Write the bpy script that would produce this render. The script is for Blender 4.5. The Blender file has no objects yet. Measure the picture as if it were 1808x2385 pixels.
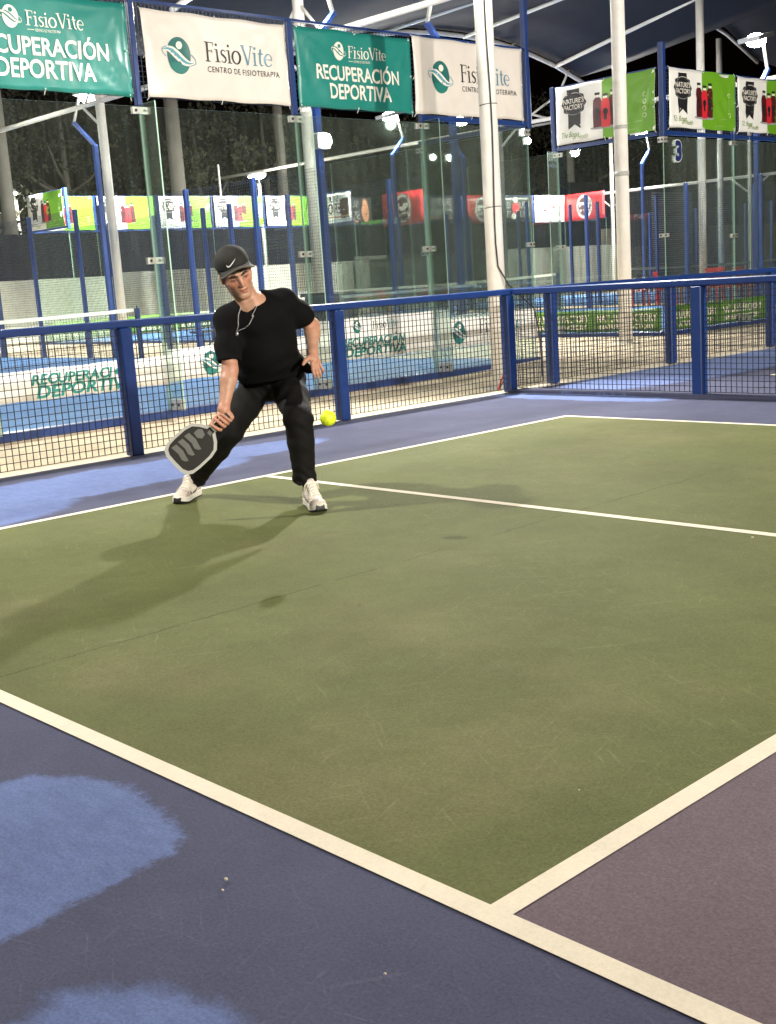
import bpy, bmesh, math, random
import numpy as np
from mathutils import Vector, Matrix
rnd = random.Random(7)
D = bpy.data
S = bpy.context.scene
COL = S.collection
PI = math.pi

# ------------------------------------------------------------------ camera
CAM_C = (5.9356, -1.4344, 1.1480)
CR = (0.689307, 0.721532, -0.065167)      # camera right
CD = (0.093315, -0.177629, -0.979663)     # camera down
CF = (-0.718434, 0.669208, -0.189771)     # camera forward
cd = D.cameras.new('camera')
cam = D.objects.new('camera', cd)
COL.objects.link(cam)
cam.matrix_world = Matrix(((CR[0], -CD[0], -CF[0], CAM_C[0]), (CR[1], -CD[1], -CF[1], CAM_C[1]),
                           (CR[2], -CD[2], -CF[2], CAM_C[2]), (0, 0, 0, 1)))
cd.sensor_fit = 'VERTICAL'
cd.sensor_height = 36.0
cd.lens = 2782.75 / 2385.0 * 36.0
cd.clip_start = 0.05
cd.clip_end = 400
S.camera = cam

# ------------------------------------------------------------------ night sky and exposure
w = D.worlds.new('World'); S.world = w; w.use_nodes = True
bg = w.node_tree.nodes['Background']
sky = w.node_tree.nodes.new('ShaderNodeTexSky')
sky.sky_type = 'NISHITA'; sky.sun_disc = False
sky.sun_elevation = math.radians(-4); sky.sun_rotation = math.radians(200)
w.node_tree.links.new(sky.outputs[0], bg.inputs[0])
bg.inputs[1].default_value = 0.05
S.view_settings.view_transform = 'Standard'
S.view_settings.look = 'None'
S.view_settings.gamma = 1
S.view_settings.exposure = 1.1
S.cycles.transparent_max_bounces = 48
S.cycles.max_bounces = 7
S.cycles.diffuse_bounces = 3
S.cycles.glossy_bounces = 3
S.cycles.transmission_bounces = 4
S.cycles.sample_clamp_indirect = 4.0
S.cycles.caustics_reflective = False
S.cycles.caustics_refractive = False
S.cycles.use_denoising = True

# ------------------------------------------------------------------ materials
MATS = {}
def nmat(name, col, rough=0.6, metal=0.0, spec=0.5, noise=0.0, scale=20.0, bump=0.0, bscale=80.0, emit=None, estr=0.0, aniso=None):
    if name in MATS: return MATS[name]
    m = D.materials.new(name); m.use_nodes = True
    nt = m.node_tree; b = nt.nodes['Principled BSDF']
    b.inputs['Base Color'].default_value = (*col, 1)
    b.inputs['Roughness'].default_value = rough
    b.inputs['Metallic'].default_value = metal
    b.inputs['Specular IOR Level'].default_value = spec
    if emit:
        b.inputs['Emission Color'].default_value = (*emit, 1)
        b.inputs['Emission Strength'].default_value = estr
    if noise or bump:
        tc = nt.nodes.new('ShaderNodeTexCoord')
        mp = nt.nodes.new('ShaderNodeMapping')
        nt.links.new(tc.outputs['Object'], mp.inputs[0])
        if aniso: mp.inputs['Scale'].default_value = aniso
    if noise:
        n = nt.nodes.new('ShaderNodeTexNoise'); n.inputs['Scale'].default_value = scale; n.inputs['Detail'].default_value = 6
        n.inputs['Roughness'].default_value = 0.65
        nt.links.new(mp.outputs[0], n.inputs['Vector'])
        mr = nt.nodes.new('ShaderNodeMapRange')
        mr.inputs[1].default_value = .25; mr.inputs[2].default_value = .75
        mr.inputs[3].default_value = 1 - noise; mr.inputs[4].default_value = 1 + noise
        nt.links.new(n.outputs[0], mr.inputs[0])
        mx = nt.nodes.new('ShaderNodeVectorMath'); mx.operation = 'SCALE'
        mx.inputs[0].default_value = col
        nt.links.new(mr.outputs[0], mx.inputs['Scale'])
        nt.links.new(mx.outputs[0], b.inputs['Base Color'])
        mr2 = nt.nodes.new('ShaderNodeMapRange')
        mr2.inputs[3].default_value = max(0, rough - .1); mr2.inputs[4].default_value = min(1, rough + .12)
        nt.links.new(n.outputs[0], mr2.inputs[0]); nt.links.new(mr2.outputs[0], b.inputs['Roughness'])
    if bump:
        n2 = nt.nodes.new('ShaderNodeTexNoise'); n2.inputs['Scale'].default_value = bscale; n2.inputs['Detail'].default_value = 5
        nt.links.new(mp.outputs[0], n2.inputs['Vector'])
        bp = nt.nodes.new('ShaderNodeBump'); bp.inputs['Strength'].default_value = bump; bp.inputs['Distance'].default_value = .01
        nt.links.new(n2.outputs[0], bp.inputs['Height']); nt.links.new(bp.outputs[0], b.inputs['Normal'])
    MATS[name] = m
    return m

class NT:
    """tiny node-graph builder"""
    def __init__(s, m): s.m = m; s.nt = m.node_tree; s.b = s.nt.nodes['Principled BSDF']
    def n(s, t, **kw):
        x = s.nt.nodes.new(t)
        for k, v in kw.items(): setattr(x, k, v)
        return x
    def l(s, a, b): s.nt.links.new(a, b)
    def val(s, x, inp):
        if isinstance(x, (int, float)): inp.default_value = x
        elif isinstance(x, (tuple, list)): inp.default_value = x
        else: s.l(x, inp)
    def math(s, op, a, b=0.0, c=None, clamp=False):
        x = s.n('ShaderNodeMath', operation=op); x.use_clamp = clamp
        s.val(a, x.inputs[0]); s.val(b, x.inputs[1])
        if c is not None: s.val(c, x.inputs[2])
        return x.outputs[0]
    def coord(s, kind='Object'):
        return s.n('ShaderNodeTexCoord').outputs[kind]
    def mapping(s, v, loc=(0, 0, 0), rot=(0, 0, 0), sc=(1, 1, 1), typ='POINT'):
        x = s.n('ShaderNodeMapping'); x.vector_type = typ; s.l(v, x.inputs[0])
        x.inputs['Location'].default_value = loc; x.inputs['Rotation'].default_value = rot; x.inputs['Scale'].default_value = sc
        return x.outputs[0]
    def noise(s, v, scale, detail=5, rough=.6, dist=0.0):
        x = s.n('ShaderNodeTexNoise'); s.l(v, x.inputs['Vector']); x.inputs['Scale'].default_value = scale
        x.inputs['Detail'].default_value = detail; x.inputs['Roughness'].default_value = rough; x.inputs['Distortion'].default_value = dist
        return x.outputs[0]
    def ramp(s, f, lo, hi, a=0.0, b=1.0, smooth=True):
        x = s.n('ShaderNodeMapRange'); x.interpolation_type = 'SMOOTHSTEP' if smooth else 'LINEAR'
        s.val(f, x.inputs[0]); x.inputs[1].default_value = lo; x.inputs[2].default_value = hi
        x.inputs[3].default_value = a; x.inputs[4].default_value = b
        return x.outputs[0]
    def mix(s, f, a, b):
        x = s.n('ShaderNodeMix', data_type='RGBA'); s.val(f, x.inputs[0])
        s.val(a if not isinstance(a, tuple) or len(a) == 4 else (*a, 1), x.inputs[6]); s.val(b if not isinstance(b, tuple) or len(b) == 4 else (*b, 1), x.inputs[7])
        return x.outputs[2]
    def scale(s, c, f):
        x = s.n('ShaderNodeVectorMath', operation='SCALE'); s.val(c, x.inputs[0]); s.val(f, x.inputs['Scale']); return x.outputs[0]
    def sep(s, v):
        x = s.n('ShaderNodeSeparateXYZ'); s.l(v, x.inputs[0]); return x.outputs
    def bump(s, h, strength=.2, dist=.01):
        x = s.n('ShaderNodeBump'); x.inputs['Strength'].default_value = strength; x.inputs['Distance'].default_value = dist
        s.l(h, x.inputs['Height']); s.l(x.outputs[0], s.b.inputs['Normal'])

def newmat(name):
    m = D.materials.new(name); m.use_nodes = True; MATS[name] = m
    return NT(m)

# ------------------------------------------------------------------ mesh helpers
class MB:
    def __init__(s): s.v = []; s.f = []; s.mi = []; s.sm = []; s.cur = 0
    def add(s, vs, fs, smooth=False):
        o = len(s.v); s.v += [tuple(map(float, p)) for p in vs]
        for f in fs: s.f.append([i + o for i in f]); s.mi.append(s.cur); s.sm.append(smooth)
        return s
    def box(s, lo, hi):
        x0, y0, z0 = lo; x1, y1, z1 = hi
        s.add([(x0, y0, z0), (x1, y0, z0), (x1, y1, z0), (x0, y1, z0), (x0, y0, z1), (x1, y0, z1), (x1, y1, z1), (x0, y1, z1)],
              [(0, 3, 2, 1), (4, 5, 6, 7), (0, 1, 5, 4), (1, 2, 6, 5), (2, 3, 7, 6), (3, 0, 4, 7)])
        return s
    def cbox(s, lo, hi, c=.004):
        """box with chamfered vertical and horizontal edges"""
        x0, y0, z0 = lo; x1, y1, z1 = hi
        c = min(c, (x1 - x0) / 3, (y1 - y0) / 3, (z1 - z0) / 3)
        bm = bmesh.new(); bmesh.ops.create_cube(bm, size=1)
        for v in bm.verts: v.co = ((x0 + x1) / 2 + v.co.x * (x1 - x0), (y0 + y1) / 2 + v.co.y * (y1 - y0), (z0 + z1) / 2 + v.co.z * (z1 - z0))
        bmesh.ops.bevel(bm, geom=bm.edges[:], offset=c, segments=1, affect='EDGES')
        s.bm(bm); return s
    def bm(s, bm, smooth=False):
        bm.verts.index_update()
        s.add([v.co[:] for v in bm.verts], [[v.index for v in f.verts] for f in bm.faces], smooth); bm.free(); return s
    def bar(s, p, q, w, h=None, up=(0, 0, 1)):
        h = w if h is None else h
        p = Vector(p); q = Vector(q); d = (q - p).normalized(); u = Vector(up)
        if abs(d.dot(u)) > .98: u = Vector((1, 0, 0))
        a = d.cross(u).normalized(); b = a.cross(d).normalized()
        vs = []
        for e in (p, q):
            for i, j in ((-1, -1), (1, -1), (1, 1), (-1, 1)): vs.append(e + a * (w / 2 * i) + b * (h / 2 * j))
        s.add(vs, [(0, 1, 2, 3), (7, 6, 5, 4), (0, 4, 5, 1), (1, 5, 6, 2), (2, 6, 7, 3), (3, 7, 4, 0)]); return s
    def tube(s, pts, r, n=12, caps=True, smooth=True):
        pts = [Vector(p) for p in pts]; m = len(pts)
        rs = r if isinstance(r, (list, tuple)) else [r] * m
        ref = None; vs = []
        for i, p in enumerate(pts):
            d = (pts[min(i + 1, m - 1)] - pts[max(i - 1, 0)]).normalized()
            if ref is None:
                ref = Vector((0, 0, 1)) if abs(d.z) < .9 else Vector((1, 0, 0))
            a = (ref - d * ref.dot(d)).normalized(); b = d.cross(a); ref = a
            for k in range(n):
                t = 2 * PI * k / n; vs.append(p + a * (math.cos(t) * rs[i]) + b * (math.sin(t) * rs[i]))
        fs = []
        for i in range(m - 1):
            for k in range(n):
                k2 = (k + 1) % n; fs.append((i * n + k, i * n + k2, (i + 1) * n + k2, (i + 1) * n + k))
        s.add(vs, fs, smooth)
        if caps:
            o = len(s.v) - m * n
            s.f.append([o + k for k in range(n)][::-1]); s.mi.append(s.cur); s.sm.append(False)
            s.f.append([o + (m - 1) * n + k for k in range(n)]); s.mi.append(s.cur); s.sm.append(False)
        return s
    def lathe(s, prof, c=(0, 0, 0), n=24, smooth=True):
        vs = []
        for r, z in prof:
            for k in range(n):
                t = 2 * PI * k / n; vs.append((c[0] + r * math.cos(t), c[1] + r * math.sin(t), c[2] + z))
        fs = []
        for i in range(len(prof) - 1):
            for k in range(n):
                k2 = (k + 1) % n; fs.append((i * n + k, i * n + k2, (i + 1) * n + k2, (i + 1) * n + k))
        s.add(vs, fs, smooth); return s
    def sphere(s, c, r, n=16, m=10):
        rx, ry, rz = r if isinstance(r, (tuple, list)) else (r, r, r)
        vs = [(c[0], c[1], c[2] + rz)]
        for i in range(1, m):
            p = PI * i / m
            for k in range(n):
                t = 2 * PI * k / n; vs.append((c[0] + rx * math.sin(p) * math.cos(t), c[1] + ry * math.sin(p) * math.sin(t), c[2] + rz * math.cos(p)))
        vs.append((c[0], c[1], c[2] - rz)); fs = []
        for k in range(n): fs.append((0, 1 + k, 1 + (k + 1) % n))
        for i in range(m - 2):
            for k in range(n):
                k2 = (k + 1) % n; fs.append((1 + i * n + k, 1 + (i + 1) * n + k, 1 + (i + 1) * n + k2, 1 + i * n + k2))
        L = len(vs) - 1; o = 1 + (m - 2) * n
        for k in range(n): fs.append((L, o + (k + 1) % n, o + k))
        s.add(vs, fs, True); return s
    def build(s, name, mats, parent=None, base=(0, 0, 0)):
        me = D.meshes.new(name)
        bx, by, bz = base
        me.from_pydata([(x - bx, y - by, z - bz) for x, y, z in s.v], [], s.f)
        for m in (mats if isinstance(mats, (list, tuple)) else [mats]): me.materials.append(m)
        if any(s.mi): me.polygons.foreach_set('material_index', s.mi)
        me.polygons.foreach_set('use_smooth', s.sm)
        me.update()
        o = D.objects.new(name, me); COL.objects.link(o)
        if parent: o.parent = parent
        else: o.location = base
        return o

def tag(o, label=None, cat=None, group=None, kind=None):
    if label: o['label'] = label
    if cat: o['category'] = cat
    if group: o['group'] = group
    if kind: o['kind'] = kind
    return o
def empty(name, loc, rz=0.0, label=None, cat=None, group=None):
    o = D.objects.new(name, None); COL.objects.link(o); o.location = loc; o.rotation_euler = (0, 0, rz)
    o.empty_display_size = .2
    return tag(o, label, cat, group)
def struct(name, mb, mat):
    return tag(mb.build(name, mat), kind='structure')
def copy_tree(root, loc, rz=None, label=None, group=None):
    c = root.copy(); COL.objects.link(c); c.location = loc
    if rz is not None: c.rotation_euler = (0, 0, rz)
    if label: c['label'] = label
    if group: c['group'] = group
    for ch in list(root.children):
        d = ch.copy(); COL.objects.link(d); d.parent = c
        for g in list(ch.children):
            e = g.copy(); COL.objects.link(e); e.parent = d
    return c

# common materials
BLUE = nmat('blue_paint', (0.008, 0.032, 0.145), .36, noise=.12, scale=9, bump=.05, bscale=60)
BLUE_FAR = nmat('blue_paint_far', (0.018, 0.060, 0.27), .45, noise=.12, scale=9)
WHITE_STEEL = nmat('white_steel', (0.80, 0.765, 0.71), .45, noise=.10, scale=5, bump=.05, bscale=30)
GREY_STEEL = nmat('grey_steel', (0.45, 0.45, 0.42), .5, noise=.15, scale=6)
CLAMP = nmat('brushed_steel', (0.62, 0.60, 0.55), .35, metal=.7, noise=.1, scale=40)
BOLT = nmat('dark_bolt', (0.04, 0.04, 0.045), .4, metal=.5)
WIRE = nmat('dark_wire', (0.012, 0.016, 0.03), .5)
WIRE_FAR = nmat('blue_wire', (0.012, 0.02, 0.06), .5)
RUBBER = nmat('black_rubber', (0.012, 0.012, 0.013), .6)
BLACKC = nmat('black_cable', (0.01, 0.01, 0.01), .5)
# ------------------------------------------------------------------ floodlights (lamps of the place, plus added beams)
LAMP_ON = nmat('lamp_glow', (1, 1, 1), .5, emit=(1.0, .96, .86), estr=90)
LAMP_CASE = nmat('lamp_housing', (0.5, 0.5, 0.5), .4, metal=.5)
def spot(loc, target, watts, col, size=155, blend=.6, radius=.12):
    l = D.lights.new('flood_or_fill_beam', 'SPOT'); l.energy = watts; l.color = col
    l.spot_size = math.radians(size); l.spot_blend = blend; l.shadow_soft_size = radius
    o = D.objects.new('flood_or_fill_beam', l); COL.objects.link(o); o.location = loc
    d = Vector(target) - Vector(loc); o.rotation_euler = d.to_track_quat('-Z', 'Y').to_euler()
    return o
WARM = (1.0, .90, .75); NEUT = (1.0, .965, .885)
# ------------------------------------------------------------------ ground and painted court
def acrylic(name, col, vary=.10, grain=.27, patches=None, patch_col=None, scuff=.5, scuff_col=(.42, .40, .24), extra=None):
    g = newmat(name); v = g.coord('Object')
    n1 = g.noise(v, 1.3, 4, .6); n2 = g.noise(v, 9, 6, .7); n3 = g.noise(v, 130, 4, .85)
    tone = g.math('ADD', g.ramp(n1, .3, .7, -vary, vary), g.ramp(n2, .3, .7, -vary * .45, vary * .45))
    tone = g.math('ADD', tone, g.ramp(n3, .25, .75, -grain, grain))
    c = col
    base = g.mix(0.0, col, col)
    if patches:
        xy = g.sep(v); mask = None
        wn = g.noise(v, 3.2, 6, .72, .6); wy = g.noise(g.mapping(v, loc=(5, 2, 0)), 3.0, 6, .75)
        dx = g.ramp(wn, .2, .8, -.07, .07, False); dy = g.ramp(wy, .2, .8, -.07, .07, False)
        fine = g.ramp(g.noise(v, 60, 4, .75), .2, .8, -.03, .03, False)
        for cx, cy, rx, ry, soft in patches:
            x = g.math('DIVIDE', g.math('ADD', g.math('SUBTRACT', xy[0], cx), dx), rx)
            y = g.math('DIVIDE', g.math('ADD', g.math('SUBTRACT', xy[1], cy), dy), ry)
            x4 = g.math('POWER', g.math('ABSOLUTE', x), 3.0); y4 = g.math('POWER', g.math('ABSOLUTE', y), 3.0)
            d = g.math('ADD', g.math('POWER', g.math('ADD', x4, y4), 1 / 3), fine)
            mk = g.ramp(d, 1 - soft, 1 + soft, 1, 0)
            mask = mk if mask is None else g.math('MAXIMUM', mask, mk)
        streak = g.ramp(g.noise(g.mapping(v, sc=(2, 5, 1)), 6, 6, .7), .3, .75, .86, 1.08)
        base = g.mix(mask, col, patch_col)
        base = g.scale(base, g.mix(mask, (1, 1, 1), g.n('ShaderNodeCombineXYZ').outputs[0]) if False else g.math('ADD', g.math('MULTIPLY', mask, g.math('SUBTRACT', streak, 1.0)), 1.0))
    # pale scuffs: thin scratches in three directions gathered in worn zones
    zone = g.ramp(g.noise(g.mapping(v, loc=(3.1, 1.7, 0)), .75, 4, .65), .38, .66, .15, 1)
    sc = None
    vd = g.n('ShaderNodeVectorMath', operation='ADD'); g.l(v, vd.inputs[0])
    nv = g.n('ShaderNodeTexNoise'); g.l(v, nv.inputs['Vector']); nv.inputs['Scale'].default_value = 2.3; nv.inputs['Detail'].default_value = 3
    sv = g.n('ShaderNodeVectorMath', operation='SCALE'); g.l(nv.outputs['Color'], sv.inputs[0]); sv.inputs['Scale'].default_value = .10; g.l(sv.outputs[0], vd.inputs[1]); vw = vd.outputs[0]
    for a, s in ((.5, 3.5), (1.2, 5), (-.3, 7), (2.1, 2.6)):
        q = g.noise(g.mapping(g.mapping(vw, rot=(0, 0, a)), sc=(1, 22, 1)), s, 4, .68)
        t = g.ramp(q, .58, .78)
        sc = t if sc is None else g.math('MAXIMUM', sc, t)
    speck = g.ramp(g.noise(v, 95, 2, .5), .72, .78)
    sc = g.math('MULTIPLY', g.math('MAXIMUM', g.math('MULTIPLY', sc, zone), g.math('MULTIPLY', speck, .5)), scuff)
    base = g.mix(sc, base, scuff_col)
    if extra: base = extra(g, v, base)
    out = g.scale(base, g.math('ADD', tone, 1.0))
    g.l(out, g.b.inputs['Base Color'])
    g.b.inputs['Roughness'].default_value = .82
    g.b.inputs['Specular IOR Level'].default_value = .14
    g.bump(n3, .22, .004)
    return g.m

def crack(g, v, base):
    xy = g.sep(v)
    wob = g.ramp(g.noise(v, 6, 4, .7), .2, .8, -.013, .013, False)
    d = g.math('ABSOLUTE', g.math('ADD', g.math('SUBTRACT', xy[0], 2.43), wob))
    on = g.ramp(g.noise(g.mapping(v, sc=(.2, 1, 1)), 3.3, 3, .7), .36, .5)
    ln = g.math('MULTIPLY', g.ramp(d, .0018, .0050, 1, 0), on)
    base = g.mix(g.math('MULTIPLY', ln, .85), base, (.045, .045, .015))
    stain = None
    for cx, cy, rx, ry in ((2.78, 1.33, .012, .012),):
        x = g.math('DIVIDE', g.math('ADD', g.math('SUBTRACT', xy[0], cx), wob), rx); y = g.math('DIVIDE', g.math('SUBTRACT', xy[1], cy), ry)
        r = g.math('SQRT', g.math('ADD', g.math('MULTIPLY', x, x), g.math('MULTIPLY', y, y)))
        t = g.ramp(r, .55, 1.15, 1, 0); stain = t if stain is None else g.math('MAXIMUM', stain, t)
    base = g.mix(g.math('MULTIPLY', stain, .6), base, (.055, .055, .02))
    dm = g.ramp(g.noise(g.mapping(g.mapping(v, rot=(0, 0, .8)), sc=(1, 9, 1)), 4.5, 4, .7), .66, .76)
    dz = g.ramp(g.noise(g.mapping(v, loc=(2, 8, 0)), .9, 3, .6), .45, .65)
    base = g.mix(g.math('MULTIPLY', g.math('MULTIPLY', dm, dz), .40), base, (.050, .055, .022))
    worn = g.ramp(g.noise(g.mapping(v, loc=(9, 4, 0)), .55, 6, .7), .48, .72, 0, .28)
    return g.mix(worn, base, (.225, .185, .105))

APRON = acrylic('court_paint_slate', (.068, .072, .126), .11,
                patches=[(3.58, -.56, .36, .46, .05), (4.52, -.85, .35, .38, .10), (-.72, .55, .70, 1.45, .05),
                         (-.93, 2.1, .47, 1.42, .06), (-1.06, 3.25, .29, 1.15, .06), (-.75, 7.23, .95, .20, .08),
                         (-1.15, 11.5, .72, 3.7, .05), (.9, 13.9, 1.2, 1.6, .1)],
                patch_col=(.125, .168, .35), scuff=.20, scuff_col=(.33, .33, .36))
GREEN = acrylic('court_paint_green', (.108, .119, .041), .10, scuff=.34, scuff_col=(.36, .35, .20), extra=crack)
KITCHEN = acrylic('court_paint_plum', (.142, .106, .126), .08, scuff=.22, scuff_col=(.40, .34, .34))
LINE = acrylic('line_paint', (.77, .69, .555), .07, .08, scuff=.45, scuff_col=(.50, .43, .33))
CURB = nmat('curb_concrete', (.46, .40, .31), .85, noise=.22, scale=9, bump=.3, bscale=40)

def sheet(x0, y0, x1, y1, z, t=None):
    m = MB(); m.add([(x0, y0, z), (x1, y0, z), (x1, y1, z), (x0, y1, z)], [(0, 1, 2, 3)]); return m

m = MB(); m.box((-1.76, -9, -.25), (13, 7.445, 0)); struct('court_apron', m, APRON)
m = MB(); m.box((-1.76, 7.66, -.25), (13, 24, -.004)); struct('neighbour_court_apron', m, APRON)
m = MB(); m.box((-1.74, 7.447, -.25), (13, 7.658, .022)); struct('dividing_kerb', m, APRON)
m = MB(); m.box((-1.98, -9, -.25), (-1.785, 24, -.008)); struct('court_kerb', m, CURB)
struct('service_court', sheet(.0, .0, 4.572, 6.096, .002), GREEN)
struct('non_volley_zone', sheet(4.572, 0, 8.84, 6.096, .002), KITCHEN)
struct('neighbour_service_court', sheet(.0, 9.25, 4.572, 15.346, .0), GREEN)
m = MB(); W_ = .054; L_ = 4.572
def ln(x0, y0, x1, y1, z=.0038): m.add([(x0, y0, z), (x1, y0, z), (x1, y1, z), (x0, y1, z)], [(0, 1, 2, 3)])
ln(0, 0, 8.84, W_); ln(0, 6.096 - W_, 8.84, 6.096); ln(0, W_, W_, 6.096 - W_)
ln(W_, 3.048 - W_ / 2, L_ - W_ / 2, 3.048 + W_ / 2); ln(L_ - W_ / 2, W_, L_ + W_ / 2, 6.096 - W_)
ln(0, 9.25, 8, 9.25 + W_, .003); ln(0, 9.25 + W_, W_, 15.3, .003)
struct('court_lines', m, LINE)

# sandy ground that rises a little towards the second padel court
g = newmat('sandy_ground'); v = g.coord('Object')
a = g.noise(v, .9, 5, .6); b = g.noise(v, 14, 6, .75); c = g.noise(v, 120, 3, .8)
col = g.mix(g.ramp(a, .35, .65), (.40, .33, .23), (.52, .44, .31))
col = g.scale(col, g.math('ADD', g.math('ADD', g.ramp(b, .25, .75, -.22, .18), g.ramp(c, .25, .75, -.18, .18)), 1.0))
g.l(col, g.b.inputs['Base Color']); g.b.inputs['Roughness'].default_value = .9; g.bump(b, .5, .02)
SAND = g.m
def gz(y):
    t = min(1, max(0, (y - 8) / 6.5)); t = t * t * (3 - 2 * t)
    return -.125 + .155 * t
m = MB(); ys = [-90, -40, -9, 0, 4, 8] + [8 + 6.5 * i / 10 for i in range(1, 11)] + [20, 40, 90]; xs = [-120, -60, -30, -12, -6, -2, 0, 14, 40]
vs = [(x, y, gz(y)) if x < -1.7 and x > -31 else (x, y, min(gz(y), -.2) if x > -1.7 else gz(y)) for y in ys for x in xs]
n = len(xs)
m.add(vs, [(j * n + i, j * n + i + 1, (j + 1) * n + i + 1, (j + 1) * n + i) for j in range(len(ys) - 1) for i in range(n - 1)], True)
struct('ground', m, SAND)
# small litter: pebbles and flecks on the paint
PEB = nmat('pale_pebble', (.62, .54, .42), .8)
for i, (x, y, r) in enumerate([(4.08, -.21, .0048), (4.11, -.24, .0035), (4.56, -.23, .003), (4.37, .55, .0025), (3.43, 2.95, .006)]):
    mm = MB(); mm.sphere((x, y, r * .5 + .004), (r, r * .8, r * .6), 8, 6)
    o = mm.build('pebble', PEB, base=(x, y, .004))
    tag(o, ['larger of the two pale pebbles on the slate paint near the bottom left', 'smaller pale pebble just in front of the larger one on the slate paint',
            'tiny pale pebble alone on the dark slate paint at the bottom', 'tiny pale fleck on the green paint near the kitchen line',
            'white fleck on the green just below the centre line at the right edge'][i], 'pebble', 'pebbles and flecks on the court')
# ------------------------------------------------------------------ low blue mesh fences round the pickleball courts
def mesh_grid(m, o, du, L, z0, z1, pu, pv, t, v0=0.0):
    """wire grid: starts at o, runs along du (unit xy) for L, heights z0..z1; wires t thick"""
    n = (-du[1], du[0])
    k = int(round(L / pu)); 
    for i in range(k + 1):
        s = L * i / k; x = o[0] + du[0] * s; y = o[1] + du[1] * s
        m.bar((x, y, z0), (x, y, z1), t, t, up=(du[0], du[1], 0))
    k = max(1, int(round((z1 - z0) / pv)))
    for i in range(k + 1):
        z = z0 + (z1 - z0) * i / k
        a = (o[0] + n[0] * t, o[1] + n[1] * t, z); b = (o[0] + du[0] * L + n[0] * t, o[1] + du[1] * L + n[1] * t, z)
        m.bar(a, b, t, t)
def low_fence(label, pts_u, o, du, u0, u1, spans):
    """posts at pts_u along du from o; a rail from u0 to u1; mesh over spans"""
    root = empty('mesh_fence', (o[0] + du[0] * u0, o[1] + du[1] * u0, 0), 0, label, 'fence', 'low blue mesh fences')
    B = root.location
    P = lambda u, z, e=0: (o[0] + du[0] * u - du[1] * e - B.x, o[1] + du[1] * u + du[0] * e - B.y, z)
    for u in pts_u:
        m = MB(); c = P(u, 0)
        m.cbox((c[0] - .05, c[1] - .05, 0), (c[0] + .05, c[1] + .05, .935), .008); 
        m.build('post', BLUE, root)
    m = MB(); a = P(u0, .962); b = P(u1, .962)
    x0, x1 = sorted((a[0], b[0])); y0, y1 = sorted((a[1], b[1]))
    e = .036
    if abs(du[1]) > .5: x0 -= e; x1 += e
    else: y0 -= e; y1 += e
    m.cbox((x0, y0, .936), (x1, y1, .992), .008); m.build('rail', BLUE, root)
    for a, b in spans:
        m = MB(); q = P(a, 0); mesh_grid(m, q, du, b - a, .035, .93, .0505, .0497, .0050)
        m.build('mesh_panel', WIRE, root)
    return root
XF = -1.775
low_fence('long blue mesh fence behind the baseline with the player in front', [-1.1, 1.1, 3.23, 5.30, 7.50], (XF, 0), (0, 1), -1.15, 7.55,
          [(-1.05, 1.05), (1.15, 3.18), (3.28, 5.25), (5.35, 7.45)])
low_fence('blue mesh fence of the neighbouring court continuing beyond the corner post', [8.29, 10.45, 12.72, 14.95], (XF - .10, 0), (0, 1), 7.50, 15.1,
          [(7.56, 8.24), (8.34, 10.42), (10.52, 12.69), (12.79, 14.95)])
low_fence('blue mesh fence dividing the two courts, running right from the corner post', [2.085, 4.2, 6.25], (XF, 7.555), (1, 0), .06, 6.3,
          [(.06, 2.035), (2.135, 4.15), (4.25, 6.2)])
# ------------------------------------------------------------------ padel courts: glass boxes with mesh, floors, kerbs
def glass_mat(name, tint, dirt, seed):
    m = D.materials.new(name); m.use_nodes = True; nt = m.node_tree
    for n in list(nt.nodes): nt.nodes.remove(n)
    N = nt.nodes.new; L = nt.links.new
    out = N('ShaderNodeOutputMaterial'); tr = N('ShaderNodeBsdfTransparent'); tr.inputs[0].default_value = (*tint, 1)
    gl = N('ShaderNodeBsdfGlossy'); gl.inputs['Roughness'].default_value = .015; gl.inputs['Color'].default_value = (.9, 1, .95, 1)
    lw = N('ShaderNodeFresnel'); lw.inputs['IOR'].default_value = 1.5
    mp = N('ShaderNodeMath'); mp.operation = 'MULTIPLY'; mp.inputs[1].default_value = .55; L(lw.outputs[0], mp.inputs[0])
    m1 = N('ShaderNodeMixShader'); L(mp.outputs[0], m1.inputs[0]); L(tr.outputs[0], m1.inputs[1]); L(gl.outputs[0], m1.inputs[2])
    # dust film, thicker in run-down streaks
    tc = N('ShaderNodeTexCoord'); ma = N('ShaderNodeMapping'); ma.inputs['Scale'].default_value = (6, 6, .5); ma.inputs['Location'].default_value = (seed, seed * .7, 0)
    L(tc.outputs['Object'], ma.inputs[0])
    nz = N('ShaderNodeTexNoise'); nz.inputs['Scale'].default_value = 3; nz.inputs['Detail'].default_value = 6; nz.inputs['Roughness'].default_value = .7; L(ma.outputs[0], nz.inputs['Vector'])
    mr = N('ShaderNodeMapRange'); mr.inputs[1].default_value = .3; mr.inputs[2].default_value = .8; mr.inputs[3].default_value = dirt * .35; mr.inputs[4].default_value = dirt * 2.0; L(nz.outputs[0], mr.inputs[0])
    df = N('ShaderNodeBsdfDiffuse'); df.inputs[0].default_value = (.55, .6, .5, 1)
    tl = N('ShaderNodeBsdfTranslucent'); tl.inputs[0].default_value = (.55, .6, .5, 1)
    ad = N('ShaderNodeMixShader'); ad.inputs[0].default_value = .5; L(df.outputs[0], ad.inputs[1]); L(tl.outputs[0], ad.inputs[2])
    m2 = N('ShaderNodeMixShader'); L(mr.outputs[0], m2.inputs[0]); L(m1.outputs[0], m2.inputs[1]); L(ad.outputs[0], m2.inputs[2])
    L(m2.outputs[0], out.inputs[0])
    return m
GLASS = glass_mat('court_glass', (.965, .988, .975), .019, 1.3)
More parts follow.
